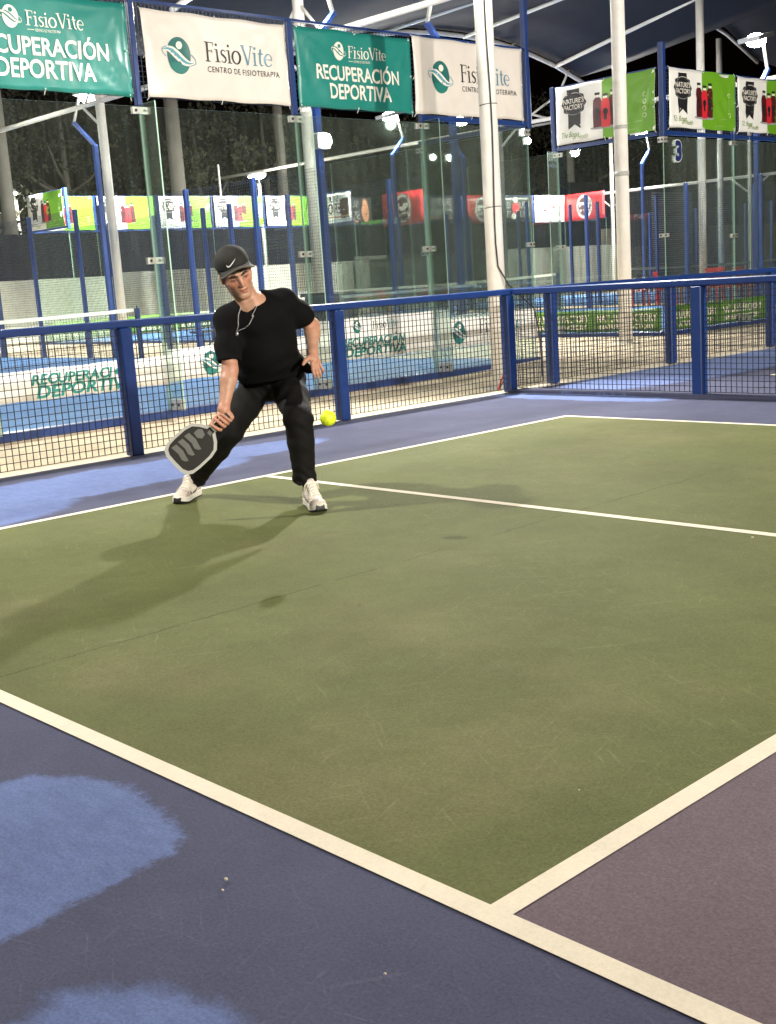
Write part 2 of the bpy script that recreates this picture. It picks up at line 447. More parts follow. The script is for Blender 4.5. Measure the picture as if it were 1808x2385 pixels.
GLASS_B = glass_mat('dusty_glass', (.965, .988, .975), .020, 4.1)
GLASS_FAR = glass_mat('far_glass', (.975, .99, .98), .004, 2.2)
GEDGE = nmat('glass_edge_green', (.30, .46, .37), .3, spec=.8)
TURF = nmat('blue_turf', (.055, .165, .40), .9, noise=.28, scale=7, bump=.35, bscale=300)
PADLINE = nmat('turf_line', (.72, .74, .70), .8)

def pane(root, a, b, z0, z1, mat=GLASS, t=.012):
    """glass sheet from a to b (xy), green edges on the two ends and top"""
    m = MB(); d = Vector((b[0] - a[0], b[1] - a[1], 0)).normalized(); n = Vector((-d.y, d.x, 0)) * t / 2
    A = Vector((a[0], a[1], 0)); Bp = Vector((b[0], b[1], 0))
    vs = [A - n, Bp - n, Bp + n, A + n]; vs = [(p.x, p.y, z0) for p in vs] + [(p.x, p.y, z1) for p in vs]
    m.add(vs, [(0, 1, 5, 4), (2, 3, 7, 6)]); m.cur = 1; m.add(vs, [(1, 2, 6, 5), (3, 0, 4, 7), (4, 5, 6, 7)])
    return m.build('glass_panel', [mat, GEDGE], root)
def clamp(root, c, d, z, wdt=.17, h=.065, t=.035):
    m = MB(); d = Vector((d[0], d[1], 0)); n = Vector((-d.y, d.x, 0)); c = Vector((c[0], c[1], 0))
    m.bar(c - d * wdt / 2 + Vector((0, 0, z)), c + d * wdt / 2 + Vector((0, 0, z)), t, h)
    m.cur = 1
    for s in (-1, 1):
        p = c + d * (wdt * .28 * s) + Vector((0, 0, z)); m.tube([p - n * (t / 2 + .008), p + n * (t / 2 + .008)], .015, 8)
    return m.build('clamp', [CLAMP, BOLT], root)
def wirepanel(root, a, b, z0, z1, pu=.05, pv=.05, t=.0045, mat=WIRE_FAR):
    d = Vector((b[0] - a[0], b[1] - a[1])); L = d.length; d.normalize(); m = MB()
    mesh_grid(m, a, (d.x, d.y), L, z0, z1, pu, pv, t); return m.build('mesh_panel', mat, root)
def post(root, x, y, z0, z1, w=.07, mat=BLUE, name='post'):
    m = MB(); m.cbox((x - w / 2, y - w / 2, z0), (x + w / 2, y + w / 2, z1), .006); return m.build(name, mat, root)

XN, XR = -4.65, -24.65
def glass_run(root, a, b, k, z0, fin=None, glass=GLASS, top=3.0, clamps=True, skipfirst=False):
    """k panes of equal width from a to b; fin = (outward dir, depth) at inner seams"""
    d = Vector((b[0] - a[0], b[1] - a[1])); L = d.length; d.normalize()
    for i in range(k):
        p = (a[0] + d.x * L * i / k + d.x * .004, a[1] + d.y * L * i / k + d.y * .004); q = (a[0] + d.x * L * (i + 1) / k - d.x * .004, a[1] + d.y * L * (i + 1) / k - d.y * .004)
        pane(root, p, q, z0 + .01, top, glass)
    for i in range(1, k):
        s = (a[0] + d.x * L * i / k, a[1] + d.y * L * i / k)
        if clamps:
            for z in (1.5, top - .04): clamp(root, s, d, z)
        if fin:
            f, dep = fin
            pane(root, (s[0] + f[0] * .012, s[1] + f[1] * .012), (s[0] + f[0] * dep, s[1] + f[1] * dep), z0 + .02, top + .015, glass, .014).name = 'glass_fin'
            if clamps: clamp(root, (s[0] + f[0] * dep * .6, s[1] + f[1] * dep * .6), f, z0 + .07, .20, .11, .05)
def frame_over(root, a, b, k, z=3.0, zt=4.0, bottom_all=True, pw=.06, wires=True, mat=BLUE):
    d = Vector((b[0] - a[0], b[1] - a[1])); L = d.length; d.normalize()
    P = lambda s: (a[0] + d.x * s, a[1] + d.y * s)
    for i in range(k):
        p, q = P(L * i / k + .035), P(L * (i + 1) / k - .035)
        if wires: wirepanel(root, p, q, z + .09, zt - .02)
    for i in range(1, k):
        p = P(L * i / k); post(root, p[0], p[1], z + .0, zt + .0, pw, mat)
    r0 = L * (k - 1) / k if not bottom_all else .03
    m = MB(); m.bar((*P(r0), z + .055), (*P(L - .03), z + .055), .05, .055); m.build('lower_rail', mat, root)
    m = MB(); m.bar((*P(.03), zt), (*P(L - .03), zt), .025, .025); m.build('top_rail', mat, root)

def side_mesh(root, y, z0, xs_posts, spans, zt=3.0, mat=BLUE_FAR):
    for x in xs_posts: post(root, x, y, z0, zt, .08, mat)
    for a, b in spans: wirepanel(root, (a, y), (b, y), z0 + .05, zt - .02, .05, .05, .0045)

def floor(y0, y1, z0, nm):
    m = MB(); m.box((XR, y0 - .02, z0 - .3), (XN + .03, y1 + .02, z0)); struct(nm + 'padel_turf', m, TURF)
    m = MB(); yc = (y0 + y1) / 2; z = z0 + .004
    for x in (-7.7, -21.6): m.add([(x - .03, y0 + .1, z), (x + .03, y0 + .1, z), (x + .03, y1 - .1, z), (x - .03, y1 - .1, z)], [(0, 1, 2, 3)])
    m.add([(-21.57, yc - .025, z), (-7.73, yc - .025, z), (-7.73, yc + .025, z), (-21.57, yc + .025, z)], [(0, 1, 2, 3)])
    struct(nm + 'padel_lines', m, PADLINE)
    # concrete kerb around, a little wider than the floor
    m = MB(); m.box((XR - .2, y0 - .12, z0 - .5), (XN + .10, y1 + .12, z0 - .075)); struct(nm + 'padel_kerb', m, CURB2)
CURB2 = nmat('rough_kerb', (.36, .30, .24), .9, noise=.3, scale=6, bump=.5, bscale=25)

Y_A = (1.43, 11.41); Y_B = (14.58, 24.58); Y_C = (27.78, 37.78)
ZA, ZB, ZC = -.03, .08, .08
MIDX = -14.65
post_offs = [-6, -4, -2, -1, 1, 2, 4, 6]

# --- nearest court
floor(*Y_A, ZA, '')
rA = empty('padel_enclosure', (0, 0, 0), 0, 'nearest glass padel court enclosure, right behind the player and the low fence', 'padel court', 'glass padel court enclosures')
glass_run(rA, (XN, Y_A[0]), (XN, Y_A[1]), 5, ZA, ((1, 0), .29))
frame_over(rA, (XN, Y_A[0]), (XN, Y_A[1]), 5, bottom_all=False)
m = MB(); m.cbox((XN - .06, Y_A[0] - .05, ZA - .075), (XN + .07, Y_A[1] + .05, ZA + .012), .006); m.build('base_beam', BLUE, rA)
post(rA, XN, Y_A[1] + .01, 3.0, 5.9, .075, name='corner_post')
clamp(rA, (XN + .01, Y_A[1] - .03), (0, 1), 2.95, .10, .08); clamp(rA, (XN + .01, Y_A[1] - .03), (0, 1), 1.5, .10, .06)
glass_run(rA, (XN, Y_A[1]), (XN - 4, Y_A[1]), 2, ZA, None)
frame_over(rA, (XN - .05, Y_A[1]), (XN - 2.05, Y_A[1]), 1)
side_mesh(rA, Y_A[1], ZA, [MIDX + o for o in post_offs if o != 6], [(MIDX - 6, MIDX - 4), (MIDX - 4, MIDX - 2), (MIDX - 2, MIDX - 1), (MIDX + 1, MIDX + 2), (MIDX + 2, MIDX + 4), (MIDX + 4, MIDX + 6)])
# --- second court
floor(*Y_B, ZB, 'second_')
rB = empty('padel_enclosure', (0, 0, 0), 0, 'glass padel court enclosure numbered 3 at the right, its corner facing the camera', 'padel court', 'glass padel court enclosures')
glass_run(rB, (XN, Y_B[0]), (XN, Y_B[1]), 5, ZB, ((1, 0), .29), GLASS_B)
frame_over(rB, (XN, Y_B[0]), (XN, Y_B[1]), 5)
m = MB(); m.cbox((XN - .06, Y_B[0] - .05, ZB - .075), (XN + .07, Y_B[1] + .05, ZB + .012), .006); m.cbox((XR, Y_B[0] - .06, ZB - .075), (XN - .065, Y_B[0] + .05, ZB + .012), .006)
m.build('base_beam', BLUE, rB)
post(rB, XN, Y_B[0], 3.0, 4.35, .085, name='corner_post')
clamp(rB, (XN + .01, Y_B[0] + .03), (0, 1), 2.96, .10, .08); clamp(rB, (XN - .03, Y_B[0] - .01), (1, 0), 2.96, .10, .08); clamp(rB, (XN - .01, Y_B[0] - .01), (1, 0), 1.55, .16, .055)
glass_run(rB, (XN, Y_B[0]), (XN - 4, Y_B[0]), 2, ZB, ((0, -1), .27), GLASS_B)
frame_over(rB, (XN - .06, Y_B[0]), (XN - 2.05, Y_B[0]), 1)
post(rB, XN - 2.06, Y_B[0], 3.0, 4.02, .075)
side_mesh(rB, Y_B[0], ZB, [MIDX + o for o in post_offs if o != 6], [(MIDX - 6, MIDX - 4), (MIDX - 4, MIDX - 2), (MIDX - 2, MIDX - 1), (MIDX + 1, MIDX + 2), (MIDX + 2, MIDX + 4), (MIDX + 4, MIDX + 6)])
glass_run(rB, (XR + 4, Y_B[0]), (XR, Y_B[0]), 2, ZB, None, GLASS_FAR, clamps=False)
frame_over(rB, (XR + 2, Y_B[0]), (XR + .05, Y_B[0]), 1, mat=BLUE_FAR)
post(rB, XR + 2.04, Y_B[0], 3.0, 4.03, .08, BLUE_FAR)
glass_run(rB, (XR, Y_B[0]), (XR, Y_B[1]), 5, ZB, None, GLASS_FAR, clamps=False)
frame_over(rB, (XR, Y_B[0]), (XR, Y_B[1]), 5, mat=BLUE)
side_mesh(rB, Y_B[1], ZB, [MIDX + o for o in post_offs], [(MIDX - 6, MIDX - 4), (MIDX - 4, MIDX - 2), (MIDX - 2, MIDX - 1), (MIDX + 1, MIDX + 2), (MIDX + 2, MIDX + 4), (MIDX + 4, MIDX + 6)])
glass_run(rB, (XN, Y_B[1]), (XN - 4, Y_B[1]), 2, ZB, None, GLASS_FAR, clamps=False)
glass_run(rB, (XR + 4, Y_B[1]), (XR, Y_B[1]), 2, ZB, None, GLASS_FAR, clamps=False)
frame_over(rB, (XR + 2, Y_B[1]), (XR + .05, Y_B[1]), 1, mat=BLUE_FAR)
# --- third court, far right
floor(*Y_C, ZC, 'third_')
rC = empty('padel_enclosure', (0, 0, 0), 0, 'farthest padel court enclosure, seen through the glass of the court numbered 3', 'padel court', 'glass padel court enclosures')
side_mesh(rC, Y_C[0], ZC, [MIDX + o for o in post_offs], [(MIDX - 6, MIDX - 4), (MIDX - 4, MIDX - 2), (MIDX - 2, MIDX - 1), (MIDX + 1, MIDX + 2), (MIDX + 2, MIDX + 4), (MIDX + 4, MIDX + 6)])
glass_run(rC, (XR + 4, Y_C[0]), (XR, Y_C[0]), 2, ZC, None, GLASS_FAR, clamps=False)
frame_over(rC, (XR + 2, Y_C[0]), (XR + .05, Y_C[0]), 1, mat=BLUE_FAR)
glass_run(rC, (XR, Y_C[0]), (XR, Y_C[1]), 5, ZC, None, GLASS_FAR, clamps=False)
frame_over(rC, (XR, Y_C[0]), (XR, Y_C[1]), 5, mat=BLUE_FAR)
side_mesh(rC, Y_C[1], ZC, [MIDX + o for o in post_offs if o < 2], [(MIDX - 6, MIDX - 4), (MIDX - 4, MIDX - 2), (MIDX - 2, MIDX - 1)])
glass_run(rC, (XR + 4, Y_C[1]), (XR, Y_C[1]), 2, ZC, None, GLASS_FAR, clamps=False)
frame_over(rC, (XR + 2, Y_C[1]), (XR + .05, Y_C[1]), 1, mat=BLUE_FAR)

# --- nets
NETM = nmat('net_cord', (.015, .015, .02), .7); TAPE = nmat('net_tape', (.70, .70, .58), .7, noise=.1, scale=8)
def padel_net(y0, y1, z0, label):
    root = empty('padel_net', (MIDX, (y0 + y1) / 2, z0), 0, label, 'net', 'padel nets')
    h = (y1 - y0) / 2; zc = lambda y: .88 + .06 * (y / h) ** 2
    m = MB(); N = 24
    for i in range(N):
        a = -h + .08 + (2 * h - .16) * i / N; b = -h + .08 + (2 * h - .16) * (i + 1) / N
        m.bar((0, a, zc(a) - .0), (0, b, zc(b) - .0), .02, .065)
    m.build('tape', TAPE, root)
    m = MB()
    for i in range(int(2 * h / .06)):
        y = -h + .06 * i + .05; m.bar((0, y, .02), (0, y, zc(y) - .03), .004, .004, up=(0, 1, 0))
    for k in range(13):
        z = .03 + .065 * k; m.bar((0, -h + .05, z), (0, h - .05, z), .004, .004)
    m.build('mesh', NETM, root)
    for s in (-1, 1):
        m = MB(); m.cbox((-.04, s * h - .04, 0), (.04, s * h + .04, .97), .006); m.tube([(0, s * h - .0, .97), (0, s * h, 1.02)], .015, 8); m.build('post', BLUE, root)
padel_net(Y_A[0] + .02, Y_A[1] - .02, ZA, 'padel net of the nearest court, white tape ending at a post left of the player')
padel_net(Y_B[0] + .02, Y_B[1] - .02, ZB, 'padel net through the glass right of the player, white tape behind the cabled pole')
padel_net(Y_C[0] + .02, Y_C[1] - .02, ZC, 'padel net at the far right edge, white tape above the red chairs')

# --- lamp posts of the courts
def lamp_post(x, y, s, label, on=1500, big=1.0):
    """s = outward side (+1/-1 along y); the head leans back over the court"""
    root = empty('floodlight_post', (x, y + s * .09, 0), 0, label, 'floodlight', 'floodlight posts beside the padel courts')
    m = MB(); m.cbox((-.055, -.055, gz(y) + .0), (.055, .055, 4.85), .008); m.build('pole', BLUE_FAR, root)
    m = MB(); m.bar((0, 0, 4.84), (0, s * .52, 5.36), .10, .07); m.build('arm', BLUE_FAR, root)
    m = MB(); m.bar((0, s * .50, 5.36), (0, s * .28, 6.02), .05, .05); m.build('bracket', GREY_STEEL, root)
    a = Vector((0, s * .30, 6.08)); d = Vector((0, -s * .93, -.22)).normalized(); n = Vector((0, -s * .22, -.93)).normalized() if False else Vector((0, -d.z * -1 * 0 - s * .22, -.97)).normalized()
    hd = MB(); hd.bar(a, a + d * .66, .54, .10); head = hd.build('lamp_head', LAMP_CASE, root)
    lens = MB(); up = d.cross(Vector((1, 0, 0))); nn = up.normalized(); nn = nn if nn.z < 0 else -nn
    c = a + d * .33 + nn * .055
    lens.sphere(tuple(c), (.22, .24, .15), 18, 10); lens.build('lamp_lens', LAMP_ON, head)
    lp = Vector((x, y + s * .09, 0)) + c + nn * .22
    o = spot(lp, lp + Vector((0, -s * 4.5, -5.6)), on, NEUT, 160, .5, .16)
    if x < -15:   # far posts get an added beam, without a head, brightening the back wall
        spot(lp + Vector((-.2, 0, 0)), (-28, y - s * 4, 1.4), on * 2.3, NEUT, 120, .6, .16)
    return root
PW = 1500
lamp_post(-9.0, Y_A[1], 1, 'floodlight post on the right of the nearest court, lit blue arm above the green banner', PW)
lamp_post(-8.85, Y_B[0], -1, 'dark blue floodlight post left of court 3 behind the big cabled pole', PW)
lamp_post(-20.75, Y_A[1], 1, 'floodlight post beyond the left edge, right side of the nearest court', PW)
lamp_post(-9.0, Y_A[0], -1, 'floodlight post beyond the left edge, left side of the nearest court', PW * .6)
lamp_post(-20.75, Y_C[0], -1, 'floodlight post left of the farthest court behind the cabled pole', PW)
lamp_post(-20.75, Y_B[0], -1, 'floodlight post with blue arm behind the left white column, lamp under the green banner', PW)
lamp_post(-8.8, Y_B[1], 1, 'floodlight post at the right edge, its glaring lamp above the banners', PW)
lamp_post(-20.85, Y_B[1], 1, 'floodlight post with the glaring lamp at the bottom edge of the second green banner', PW)
spot((-20.5, 38.4, 5.7), (-29.2, 56, 1.0), PW * 1.6, NEUT, 100, .6, .16)  # added beam with no lamp of its own, brightens the brownish wall
lamp_post(-21.0, Y_C[1], 1, 'floodlight post with its glare under the bottle banner behind the pole at court 3', PW)
# ------------------------------------------------------------------ columns, beams and the tension roof
def column(x, y, z0, z1, r, label, tilt=(0, 0), mat=WHITE_STEEL, collars=(), group='white steel columns of the roof'):
    root = empty('steel_column', (x, y, z0), 0, label, 'column', group)
    m = MB(); m.tube([(0, 0, 0), (tilt[0], tilt[1], z1 - z0)], r, 20); m.build('shaft', mat, root)
    m = MB(); m.cbox((-.15, -.15, 0), (.15, .15, .015), .003); m.build('base_plate', GREY_STEEL, root)
    for c in collars:
        t = c / (z1 - z0); m = MB(); m.tube([(tilt[0] * t, tilt[1] * t, c), (tilt[0] * t, tilt[1] * t, c + .05)], r + .004, 20); m.build('collar', GREY_STEEL, root)
    return root
c3 = column(-2.95, 8.70, -.13, 8.0, .098, 'big pale steel pole with a black cable, nearest pole, standing behind the corner of the fence')
m = MB(); pts = []
R3 = .098
for i in range(40):
    z = 8 - i * (8.0 - .2) / 39; 
    off = .012 * math.sin(i * .9) + .01
    ang = -.62 + .10 * math.sin(i * .55)
    rr = R3 + .008
    pts.append((rr * math.cos(ang), rr * math.sin(ang) , z))
pts = [p for p in pts if p[2] > 1.55]
last = pts[-1]
pts += [(last[0] + .01, last[1] + .01, 1.35), (.16, .02, 1.15), (.30, .08, 1.0), (.42, .12, .88), (.47, .14, .6), (.48, .14, .3), (.48, .14, .14)]
m.tube(pts, .0085, 8); cab = m.build('cable', BLACKC, c3)
m = MB()
for z in (3.05, 1.98, 4.4): m.tube([(R3 * 1.03 * math.cos(a), R3 * 1.03 * math.sin(a), z + .01 * math.cos(a)) for a in [(-1.9 + 2.4 * i / 10) for i in range(11)]], .004, 6)
m.build('cable_tie', BLACKC, c3)
m = MB(); m.bar((1.02, -1.22, .14), (1.10, -1.10, .46), .028, .012); m.bar((1.00, -1.18, .14), (1.12, -1.08, .40), .028, .012); m.build('red_strap', nmat('red_strap', (.32, .035, .02), .6), c3)
def pole_lamp(root, z, a, watts, tgt):
    """flood lamp bracketed to a column, facing direction a"""
    d = Vector((math.cos(a), math.sin(a), 0)); m = MB(); m.bar(d * .09 + Vector((0, 0, z)), d * .35 + Vector((0, 0, z)), .06, .06); m.build('lamp_bracket', GREY_STEEL, root)
    n = Vector((d.x * .75, d.y * .75, -.66)); q = d * .42 + Vector((0, 0, z)); m = MB(); m.bar(q - n * .05, q + n * .05, .40, .30); m.build('lamp_head', LAMP_CASE, root)
    m = MB(); m.bar(q + n * .052, q + n * .06, .36, .26); m.build('lamp_lens', LAMP_ON, root)
    return spot(Vector(root.location) + q + n * .12, tgt, watts, NEUT, 128, .35, .11)
pole_lamp(c3, 4.75, -.9, 1250, (1.6, 1.5, 0))
c_off = column(-2.95, -.85, -.13, 8.0, .098, 'pale steel pole beyond the left edge of the picture, carrying a flood lamp')
pole_lamp(c_off, 5.9, .6, 1000, (2.2, 2.6, 0))
c4 = column(-4.55, 13.36, .0, 8.5, .098, 'pale steel pole standing just in front of the glass corner of court 3', collars=(3.05,))
m = MB(); m.tube([(0, 0, 2.4), (0, 0, 2.46)], .104, 20); m.build('collar', GREY_STEEL, c4)
column(-17.79, 12.95, -.05, 7.4, .10, 'white column behind the first glass pane, left of the player')
column(-10.95, 12.95, -.05, 7.6, .10, 'white column behind the glass above the right shoulder of the player')
column(-11.2, 26.2, .0, 8.2, .10, 'white column rising behind the middle bottle banner of court 3')
column(-17.4, 37.4, .0, 8.6, .10, 'thin pale column farther back, right of the column behind the middle bottle banner')
column(-17.9, 26.2, .0, 7.4, .09, 'thin pale column with braces far behind the pole in front of court 3', mat=GREY_STEEL)

BEAM = WHITE_STEEL
root = empty('roof_truss', (0, 12.95, 5.36), 0, 'long white tie beam on the columns between the first and second padel court', 'truss', 'white steel trusses of the roof')
m = MB(); m.tube([(-30, 0, 0), (8, 0, 0)], .055, 12); m.build('chord', BEAM, root)
for cx in (-17.79, -10.95, -4.1):
    m = MB(); m.tube([(cx, 0, -.55), (cx - .75, 0, 0)], .03, 8); m.build('brace', BEAM, root)
    m = MB(); m.tube([(cx, 0, .65), (cx + .62, 0, 0)], .03, 8); m.build('brace', BEAM, root)
    m = MB(); m.tube([(cx, 0, .65), (cx - .62, 0, 0)], .03, 8); m.build('brace', BEAM, root)
for yb, ys, cxs in ((26.2, 'second and third', (-17.9, -11.2)), (39.4, 'third and a further', (-23.5, -17.4))):
    root = empty('roof_truss', (0, yb, 5.3 if yb < 30 else 4.02), 0, 'long white tie beam far behind between the %s padel court' % ys, 'truss', 'white steel trusses of the roof')
    m = MB(); m.tube([(-32, 0, 0), (-9 if yb < 30 else -12, 0, 0)], .055, 10); m.build('chord', BEAM, root)
    for cx in cxs:
        for sgn in (-1, 1): m = MB(); m.tube([(cx, 0, -.6), (cx + .8 * sgn, 0, 0)], .035, 8); m.build('brace', BEAM, root)
        m = MB(); m.tube([(cx, 0, -5.2 if yb < 30 else -4), (cx, 0, 2.2)], .075, 12); m.build('stanchion', BEAM, root)
AR = [(17.2, 6.35), (18.6, 6.80), (20, 7.12), (21.18, 7.37), (22.12, 7.50), (23.1, 7.57), (24.3, 7.585), (25.66, 7.53), (26.46, 7.44), (27.02, 7.34), (28.3, 7.08), (29.46, 6.73), (31.0, 6.2), (32.5, 5.6)]
root = empty('roof_arch', (-17.4, 24.3, 7.58), 0, 'curved white arch tube at the far end of the roof, above the right white banner', 'truss', 'white steel trusses of the roof')
L3 = lambda y, z, x=0: (x, y - 24.3, z - 7.58)
m = MB(); m.tube([L3(y, z) for y, z in AR], .06, 12); m.build('chord', BEAM, root)
for a, b in [((29.18, 7.34), (28.45, 6.35)), ((28.31, 6.25), (27.11, 5.64)), ((27.11, 5.64), (28.3, 5.52)), ((27.12, 5.31), (28.2, 5.48)), ((27.02, 7.32), (27.05, 5.4)), ((26.2, 7.4), (26.9, 7.9)), ((21.4, 7.4), (21.7, 7.75))]:
    m = MB(); m.tube([L3(*a), L3(*b)], .032, 8); m.build('brace', BEAM, root)
# fabric: profile at the far arch, rising towards the camera
prof = [(-8, 7.2), (-2, 6.6), (3, 7.2), (8, 7.0), (12.95, 6.2), (15, 6.2)] + AR[:-2] + [(31.5, 7.2), (33.5, 9.0), (35.0, 9.62), (37.94, 8.86), (40, 8.0), (44, 7.5), (52, 7.5)]
def slope(y):
    t = [(-8, .07), (12, .07), (19, .02), (21, .03), (24.3, .09), (28.3, .196), (31, .17), (35, .10), (52, .05)]
    for (a, s), (b, q) in zip(t, t[1:]):
        if a <= y <= b: return s + (q - s) * (y - a) / (b - a)
    return .05
m = MB(); xs = [-17.4 + 26 * i / 14 for i in range(15)]; vs = []
for x in xs:
    for y, z in prof: vs.append((x, y, z + .10 + slope(y) * (x + 17.4) - .28 * math.sin(PI * (x + 17.4) / 26) * (1 if y > 0 else 0)))
n = len(prof)
m.add(vs, [(i * n + j, i * n + j + 1, (i + 1) * n + j + 1, (i + 1) * n + j) for i in range(len(xs) - 1) for j in range(n - 1)], True)
FAB = nmat('navy_fabric', (.0045, .0068, .019), .8, noise=.35, scale=1.2, bump=.3, bscale=3)
o = m.build('roof_canopy', FAB, base=(-5, 22, 8)); tag(o, 'dark navy fabric canopy stretched over the courts', 'canopy')
sd = o.modifiers.new('thick', 'SOLIDIFY'); sd.thickness = .01
root = empty('roof_purlin', (0, 0, 7.5), 0, 'fan of straight white roof tubes running from the far arch up towards the camera', 'truss', 'white steel trusses of the roof')
for y, za in ((21.09, 7.38), (24.31, 7.57), (28.3, 7.08)):
    s = slope(y); e = 12
    m = MB(); m.tube([(-17.4, y, za - 7.5 - .02), (-17.4 + e, y, za - 7.5 - .02 + s * e)], .05 if y < 28 else .06, 10); m.build('tube', BEAM, root)
m = MB(); m.tube([(-10.0, 9.63, 5.36 - 7.5), (-10, 10.7, 6.0 - 7.5)], .045, 10); m.build('tube', BEAM, root)
m = MB(); m.tube([(-17.4, 33.2, 9.0 - 7.5), (-17.4, 35.02, 9.5 - 7.5), (-17.4, 37.94, 8.78 - 7.5), (-17.4, 40, 8.0 - 7.5)], .06, 10); m.build('tube', BEAM, root)
# ------------------------------------------------------------------ banners and their print
INK = {}
def ink(name, col, rough=.42): INK[name] = nmat('print_' + name, col, rough); return name
for nm, c in dict(teal=(.012, .17, .145), deep=(.010, .12, .11), cream=(.74, .66, .56), white=(.76, .72, .64), black=(.012, .012, .014), navy=(.01, .02, .05), slate=(.10, .22, .30),
                  sky=(.10, .30, .38), green=(.13, .33, .015), lime=(.36, .56, .14), maroon=(.075, .008, .012), red=(.58, .02, .03), grey=(.30, .30, .30), script=(.17, .27, .05), tealtext=(.015, .20, .17),
                  palegreen=(.42, .56, .25), peach=(.55, .25, .14), numblue=(.01, .02, .12)).items(): ink(nm, c)
_TXT = {}
def text2d(s, size=1.0, bold=0.0, shear=0.0, space=1.0):
    key = (s, bold, shear, space)
    if key not in _TXT:
        c = D.curves.new('lettering', 'FONT'); c.body = s; c.size = 1.0; c.offset = bold; c.shear = shear; c.space_character = space; c.resolution_u = 3
        o = D.objects.new('lettering', c); COL.objects.link(o)
        dg = bpy.context.evaluated_depsgraph_get(); me = D.meshes.new_from_object(o.evaluated_get(dg))
        vs = [(v.co.x, v.co.y) for v in me.vertices]; fs = [list(p.vertices) for p in me.polygons]
        D.objects.remove(o); D.curves.remove(c); D.meshes.remove(me)
        _TXT[key] = (vs, fs)
    vs, fs = _TXT[key]
    x0 = min(v[0] for v in vs); x1 = max(v[0] for v in vs); y0 = min(v[1] for v in vs); y1 = max(v[1] for v in vs)
    return vs, fs, (x0, x1, y0, y1)
